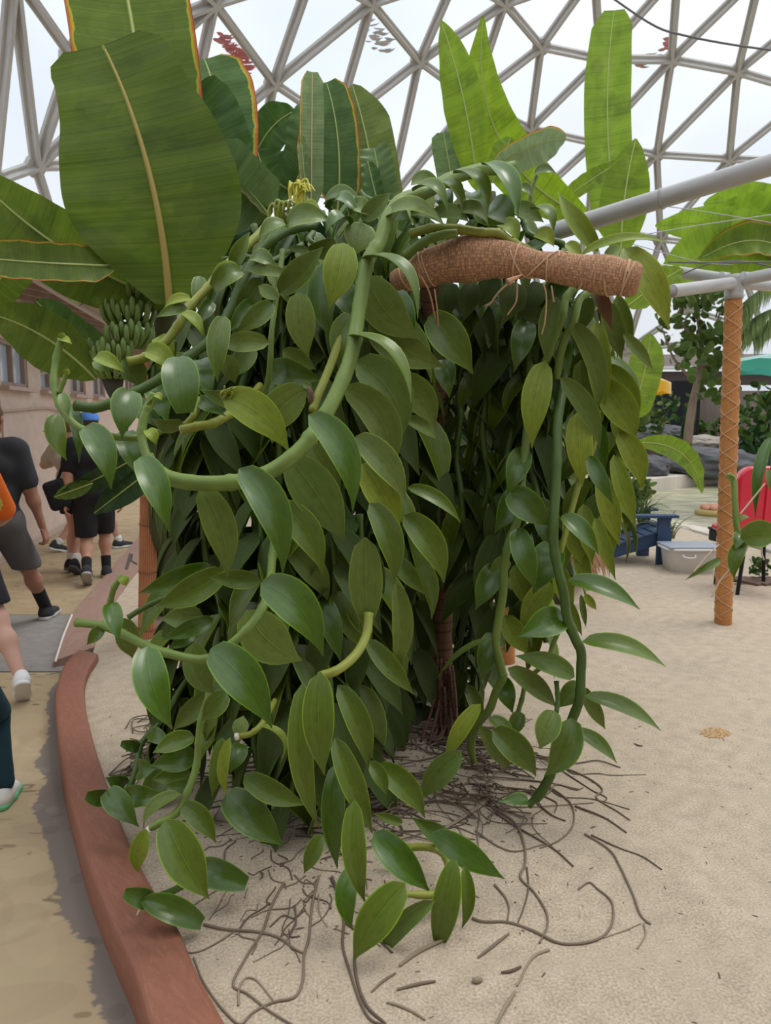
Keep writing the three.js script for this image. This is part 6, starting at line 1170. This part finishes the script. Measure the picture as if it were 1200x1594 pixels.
{ // rosette with strap leaves
  const c = P(1192, 640, 15), t = thing('rosette_plant', 'dark green rosette plant right of the green umbrella pole', 'plant', c.clone()), r = rng(19);
  for (let i = 0; i < 40; i++) { const a = r() * 6.28, e = 0.1 + r() * 1.1, k = 0.42 + 0.1 * r(); put(t, 'leaf', leafG({ base: c.clone(), tip: c.clone().add(V(Math.cos(a) * Math.cos(e) * k, Math.sin(e) * k, Math.sin(a) * Math.cos(e) * k)), width: 0.12, up: V(0, 1, 0), bow: 0.1, fold: 0.3, profile: vanillaProfile, rows: 6, cols: 3 }), [G2, G5, G3][i % 3]); }
}
{ // palm frond hanging in from the right
  const palm = thing('palm', 'palm with a drooping feathery frond at the right edge behind the burlap post', 'palm', P(1290, 760, 12.8)), r = rng(23);
  put(palm, 'trunk', tubeG([P(1290, 760, 12.8), P(1285, 600, 12.8), P(1275, 470, 12.8)], 0.12, 9, 4), WOODM);
  for (const spine of [[[1275, 470], [1215, 478], [1176, 494], [1148, 520]], [[1275, 460], [1230, 478], [1196, 500], [1168, 528]], [[1275, 465], [1210, 440], [1170, 462], [1148, 488]]]) {
    const cur = new THREE.CatmullRomCurve3(spine.map(([x, y], i) => P(x, y, 12.8 - i * 0.06))), fr = put(palm, 'frond', tubeG(spine.map(([x, y], i) => P(x, y, 12.8 - i * 0.06)), (t) => 0.025 * (1 - 0.7 * t), 6, 4), G4);
    for (let i = 0; i < 34; i++) for (const s of [-1, 1]) { const q = 0.22 + 0.77 * i / 34, p = cur.getPoint(q), tan = cur.getTangent(q), side = tan.clone().cross(V(0, 1, 0)).normalize().multiplyScalar(s); const e = p.clone().addScaledVector(tan, 0.22).addScaledVector(side, 0.24).add(V(0, -0.22 - 0.15 * r(), 0)); put(fr, 'leaflet', leafG({ base: p, tip: e, width: 0.035, up: V(0, 1, 0).addScaledVector(side, 0.4), fold: 0.4, bow: 0.1, profile: (v) => Math.max(0.05, Math.pow(1 - v, 0.5)), rows: 4, cols: 2 }), G4); }
  }
}
// ---- hanging vine in front of the right hand post
vine('vanilla cutting hanging in the air in front of the burlap post at right');
st(10, [[1133, 739, 4.55], [1141, 746, 4.55], [1144, 782, 4.52], [1147, 824, 4.5], [1154, 846, 4.5]]);
l(1141, 748, 1131, 738, 12, 4.5, { m: 4 });
l(1152, 838, 1218, 838, 50, 4.4, { m: 0, side: 0.12, fold: 0.25 }); l(1158, 842, 1143, 902, 28, 4.45, { m: 0, side: -0.1 }); l(1154, 828, 1143, 858, 22, 4.5, { m: 1 }); l(1150, 812, 1166, 806, 12, 4.5, { m: 2, roll: 40, bow: 0.2 });
l(1200, 680, 1176, 806, 22, 4.6, { m: 1, fold: 0.6, side: -0.06 }); l(1196, 730, 1199, 765, 12, 4.5, { m: 4 });
l(1122, 868, 1066, 903, 12, 4.5, { m: 2, fold: 0.6 }); l(1120, 872, 1090, 892, 14, 4.5, { m: 4, fold: 0.6 });
for (const pts of [[[1191, 752], [1170, 778], [1152, 800]], [[1119, 848], [1100, 866], [1080, 890]], [[1150, 858], [1140, 880], [1120, 905], [1108, 930]], [[1156, 850], [1152, 872], [1146, 886]], [[1186, 848], [1186, 862], [1189, 872]], [[1166, 846], [1160, 860], [1158, 866]]]) put(plant, 'aerial_root', tubeG(pts.map(([x, y]) => P(x, y, 4.48)), 0.005, 5, 4), CUT);
st(9, [[1206, 640, 4.6], [1202, 700, 4.6], [1212, 780, 4.5], [1230, 842, 4.42]], STEM_DARK);
// ---- wires
{
  const wm = std({ color: C(0.13, 0.12, 0.12), roughness: 0.6 }), pale = std({ color: C(0.45, 0.46, 0.46), roughness: 0.5 }), wires = [
    [[[940, -12, 8], [1022, 42, 8], [1060, 54, 8.1], [1130, 68, 8.2], [1230, 82, 8.4]], 0.012, wm, 'dark cable sagging across the dome at top right'],
    [[[236, -12, 6.2], [270, 42, 6.3], [309, 108, 6.4]], 0.016, std({ color: C(0.30, 0.21, 0.16), roughness: 0.8 }), 'brown rope slanting down between dome struts at upper left'],
    [[[1000, 316, 4.6], [1100, 330, 4.6], [1230, 352, 4.6]], 0.003, pale, 'thin pale wire under the long pipe at right'],
    [[[930, 378, 4.6], [1080, 352, 4.6], [1230, 330, 4.6]], 0.003, pale, 'thin pale wire rising to the right under the long pipe'],
    [[[1040, 408, 5], [1120, 409, 5], [1230, 407, 5]], 0.006, wm, 'dark thin wire just above the burlap post'],
    [[[1050, 432, 5.3], [1100, 412, 5.2], [1150, 406, 5.1], [1220, 420, 5]], 0.005, wm, 'dark wire looping over the white pipes at the burlap post'],
    [[[985, 380, 5], [1090, 408, 5], [1140, 412, 5]], 0.003, pale, 'thin pale wire slanting down to the burlap post'],
  ];
  for (const [pts, r, m, label] of wires) single('wire', tubeG(pts.map((p) => P(...p)), r, 6, 5), m, label, 'wire', undefined, P(...pts[0]));
}

// ================================================================ dried roots, twigs and crumbs on the sand
{
  const rootM = [std({ color: C(0.28, 0.215, 0.155), roughness: 0.95, map: stemTex }), std({ color: C(0.19, 0.14, 0.10), roughness: 0.95, map: stemTex }), std({ color: C(0.40, 0.32, 0.22), roughness: 0.95, map: stemTex })];
  const t = thing('root_tangle', 'tangle of dried brown roots spreading over the sand from the vine foot', 'roots', heart.clone());
  const onSand = (p, r, lift = 0) => { p.y = sandH(p.x, p.z) + r * 0.7 + lift; return p; };
  const root = (px, w0 = 0.0055, m = 0, w = w0 * 0.72) => put(t, 'root', tubeG(px.map(([x, y]) => onSand(G(x, y, SAND + 0.02), w)), (s) => w * (1 - 0.45 * s), 6, 5), rootM[m]);
  const A = (list) => list.map(([x, y]) => [550 + x / 2, 1200 + y / 2]), Bz = (list) => list.map(([x, y]) => [150 + x / 2.4, 1200 + y / 2.4]);
  root(A([[370, 450], [400, 460], [480, 462], [560, 490], [650, 528], [760, 518], [800, 480], [810, 430], [800, 395], [760, 360], [735, 342], [700, 362]]), 0.007, 0);
  root(A([[720, 205], [800, 255], [830, 300], [870, 380], [900, 450], [925, 470], [908, 462]]), 0.0065, 0); root(A([[740, 208], [830, 250], [900, 280], [960, 318]]), 0.005, 1);
  root(A([[600, 60], [650, 90], [680, 120], [682, 180], [640, 220], [580, 245]]), 0.0065, 0); root(A([[690, 122], [780, 160], [850, 205]]), 0.006, 1); root(A([[640, 0], [720, 30], [775, 70], [755, 95], [820, 140], [860, 168]]), 0.0065, 0);
  root(A([[415, 95], [440, 140], [500, 180], [560, 210], [630, 250], [685, 295]]), 0.007, 1); root(A([[430, 130], [500, 170], [530, 230], [535, 290], [520, 330], [560, 370], [600, 430], [605, 470], [580, 525]]), 0.0075, 0);
  root(A([[380, 200], [450, 240], [500, 255], [600, 230]]), 0.006, 0); root(A([[610, 545], [570, 560], [550, 580], [510, 655]]), 0.0065, 2); root(A([[905, 470], [910, 500], [885, 545]]), 0.005, 2); root(A([[780, 512], [840, 490], [895, 468]]), 0.004, 2); root(A([[540, 300], [545, 360], [530, 420], [512, 465]]), 0.005, 1);
  root(A([[440, 350], [475, 390], [485, 420], [480, 455]]), 0.006, 0); root(A([[570, 110], [620, 150], [660, 165]]), 0.006, 1); root(A([[590, 90], [632, 110], [626, 140]]), 0.005, 1);
  root(Bz([[400, 548], [480, 572], [600, 590], [680, 610], [740, 650], [778, 668]]), 0.007, 0); root(Bz([[830, 400], [806, 500], [792, 620], [776, 670], [770, 770], [740, 820], [660, 835], [580, 870], [540, 905], [490, 870], [400, 750], [362, 660]]), 0.0065, 0);
  root(Bz([[700, 420], [650, 510], [620, 590], [560, 670], [510, 770], [560, 800], [640, 860], [735, 918]]), 0.0065, 0); root(Bz([[530, 840], [535, 770], [560, 742], [590, 748], [630, 790], [658, 826]]), 0.005, 2); root(Bz([[880, 400], [910, 480], [925, 560], [920, 640], [950, 740], [990, 850], [1030, 910], [1090, 930]]), 0.007, 1);
  root(Bz([[740, 500], [745, 560], [725, 605], [760, 605]]), 0.005, 1); root(Bz([[830, 460], [835, 530], [862, 574]]), 0.004, 2);
  const r = rng(88);
  for (let i = 0; i < 215; i++) {                        // the matted heap round the foot
    const a = r() * 6.28, ring = r(), rr = 0.08 + 0.42 * ring, a2 = a + (r() - 0.5) * 2.6, c = heart, L = 0.12 + 0.26 * r(), pts = [], w = 0.002 + 0.0026 * r(), lift = (1 - ring) * 0.05 * r();
    for (let k = 0; k < 5; k++) { const q = k / 4; pts.push(onSand(V(c.x + Math.cos(a) * rr * 1.25 + Math.cos(a2) * L * q + (r() - 0.5) * 0.09 - 0.3 * (i % 2) * r(), 0, c.z + 0.12 + Math.sin(a) * rr * 0.9 + Math.sin(a2) * L * q + (r() - 0.5) * 0.09), w, lift * Math.sin(q * 3.1))); }
    put(t, 'root', tubeG(pts, (s) => w * (1 - 0.4 * s), 5, 4), rootM[i % 3 === 2 ? 1 : i % 3]);
  }
  for (let i = 0; i < 34; i++) { const c = G(210 + r() * 50, 1130 + r() * 90, SAND), pts = []; for (let k = 0; k < 4; k++) pts.push(onSand(V(c.x + (r() - 0.5) * 0.22, 0, c.z + (r() - 0.5) * 0.22), 0.003, k === 1 || k === 2 ? 0.02 * r() : 0)); put(t, 'root', tubeG(pts, 0.003, 5, 4), rootM[1]); }
  for (let i = 0; i < 46; i++) {                         // thin web of roots in front, towards the kerb
    const c = G(350 + r() * 220, 1310 + r() * 150, SAND), a = -1.2 + r() * 2.4, pts = [], L = 0.05 + r() * 0.16, w = 0.0016 + r() * 0.0016; if (c.x < edgeX(c.z) + 0.15) continue;
    for (let k = 0; k < 4; k++) pts.push(onSand(V(c.x + Math.sin(a) * L * k / 3 + (r() - 0.5) * 0.04, 0, c.z + Math.cos(a) * L * k / 3 + (r() - 0.5) * 0.04), w)); put(t, 'root', tubeG(pts, w, 5, 4), rootM[i % 2]);
  }
  // crumbs of bark and leaf
  const n = 1500, g = new THREE.IcosahedronGeometry(1, 0), im = new THREE.InstancedMesh(g, rootM[1], n), o = new THREE.Object3D();
  for (let i = 0; i < n; i++) { const k = i < 1100 ? 0.75 : 2.2, q = Math.sqrt(-2 * Math.log(1 - r() * 0.98)) * k * 0.5, a = r() * 6.28; o.position.set(heart.x + Math.cos(a) * q - (i < 1100 ? 0.15 : -0.4), 0, heart.z + 0.2 + Math.sin(a) * q); if (o.position.x < edgeX(o.position.z) + 0.06 || o.position.z > -1) o.position.set(heart.x, 0, heart.z); o.position.y = sandH(o.position.x, o.position.z); const s = 0.0015 + 0.004 * r() * r(); o.scale.set(s * (1 + 4 * r()), s * 0.6, s); o.rotation.set(0, r() * 6.28, 0); o.updateMatrix(); im.setMatrixAt(i, o.matrix); }
  im.name = 'bark_crumbs'; im.userData = { label: 'dark crumbs of bark and dead leaf scattered on the sand', category: 'debris', kind: 'stuff' }; scene.add(dress(im));
  // loose twigs
  const twigs = [[[[602, 1556], [622, 1562], [645, 1572], [662, 1583]], 0.005, 2, 'thin yellowish twig lying on the bare sand at the bottom edge'], [[[618, 1538], [650, 1530], [678, 1525]], 0.006, 0, 'short grey twig on the sand below the four spread leaves'], [[[578, 1540], [596, 1524], [616, 1512]], 0.005, 0, 'short grey twig close under the nearest leaf'], [[[744, 1490], [768, 1472], [792, 1454]], 0.006, 0, 'grey twig on the sand right of the blunt leaf'], [[[780, 1513], [795, 1511], [811, 1504]], 0.006, 1, 'dark stubby twig on the sand below the looped root'], [[[770, 1598], [786, 1568], [802, 1542]], 0.007, 2, 'pale straight stick running to the bottom edge'], [[[735, 1524], [742, 1525], [750, 1523]], 0.011, 2, 'small brown seed pod on the sand'], [[[622, 1502], [650, 1482], [695, 1462]], 0.008, 2, 'pale bent stick beside the blunt hanging leaf'], [[[690, 1305], [722, 1285], [756, 1262], [770, 1240]], 0.010, 2, 'tan broken stick lying on the root tangle'], [[[987, 1163], [994, 1166], [1000, 1166]], 0.005, 1, 'tiny dark twig alone on the open sand'], [[[556, 1455], [552, 1500], [570, 1560], [600, 1590]], 0.006, 1, 'dark root strand trailing to the bottom edge']];
  for (const [px, w, m, label] of twigs) { const pts = px.map(([x, y]) => onSand(G(x, y, SAND + 0.01), w)); single('twig', tubeG(pts, (s) => w * 0.62 * (0.7 + 0.5 * Math.sin(s * 3)), 7, 4), rootM[m], label, 'twig', undefined, pts[0].clone()); }
  // pale speckled patch of grit
  const n2 = 260, im2 = new THREE.InstancedMesh(g, std({ color: C(0.62, 0.42, 0.22), roughness: 0.9 }), n2); for (let i = 0; i < n2; i++) { const a = r() * 6.28, q = Math.sqrt(r()), p = G(1113 + Math.cos(a) * q * 24, 1144 + Math.sin(a) * q * 8, SAND); p.y = sandH(p.x, p.z) + 0.002; o.position.copy(p); const s = 0.003 + 0.003 * r(); o.scale.set(s, s, s); o.updateMatrix(); im2.setMatrixAt(i, o.matrix); }
  im2.name = 'seed_grit'; im2.userData = { label: 'small patch of yellow seed grit on the open sand', category: 'seeds', kind: 'stuff' }; scene.add(dress(im2));
}

renderer.render(scene, camera);
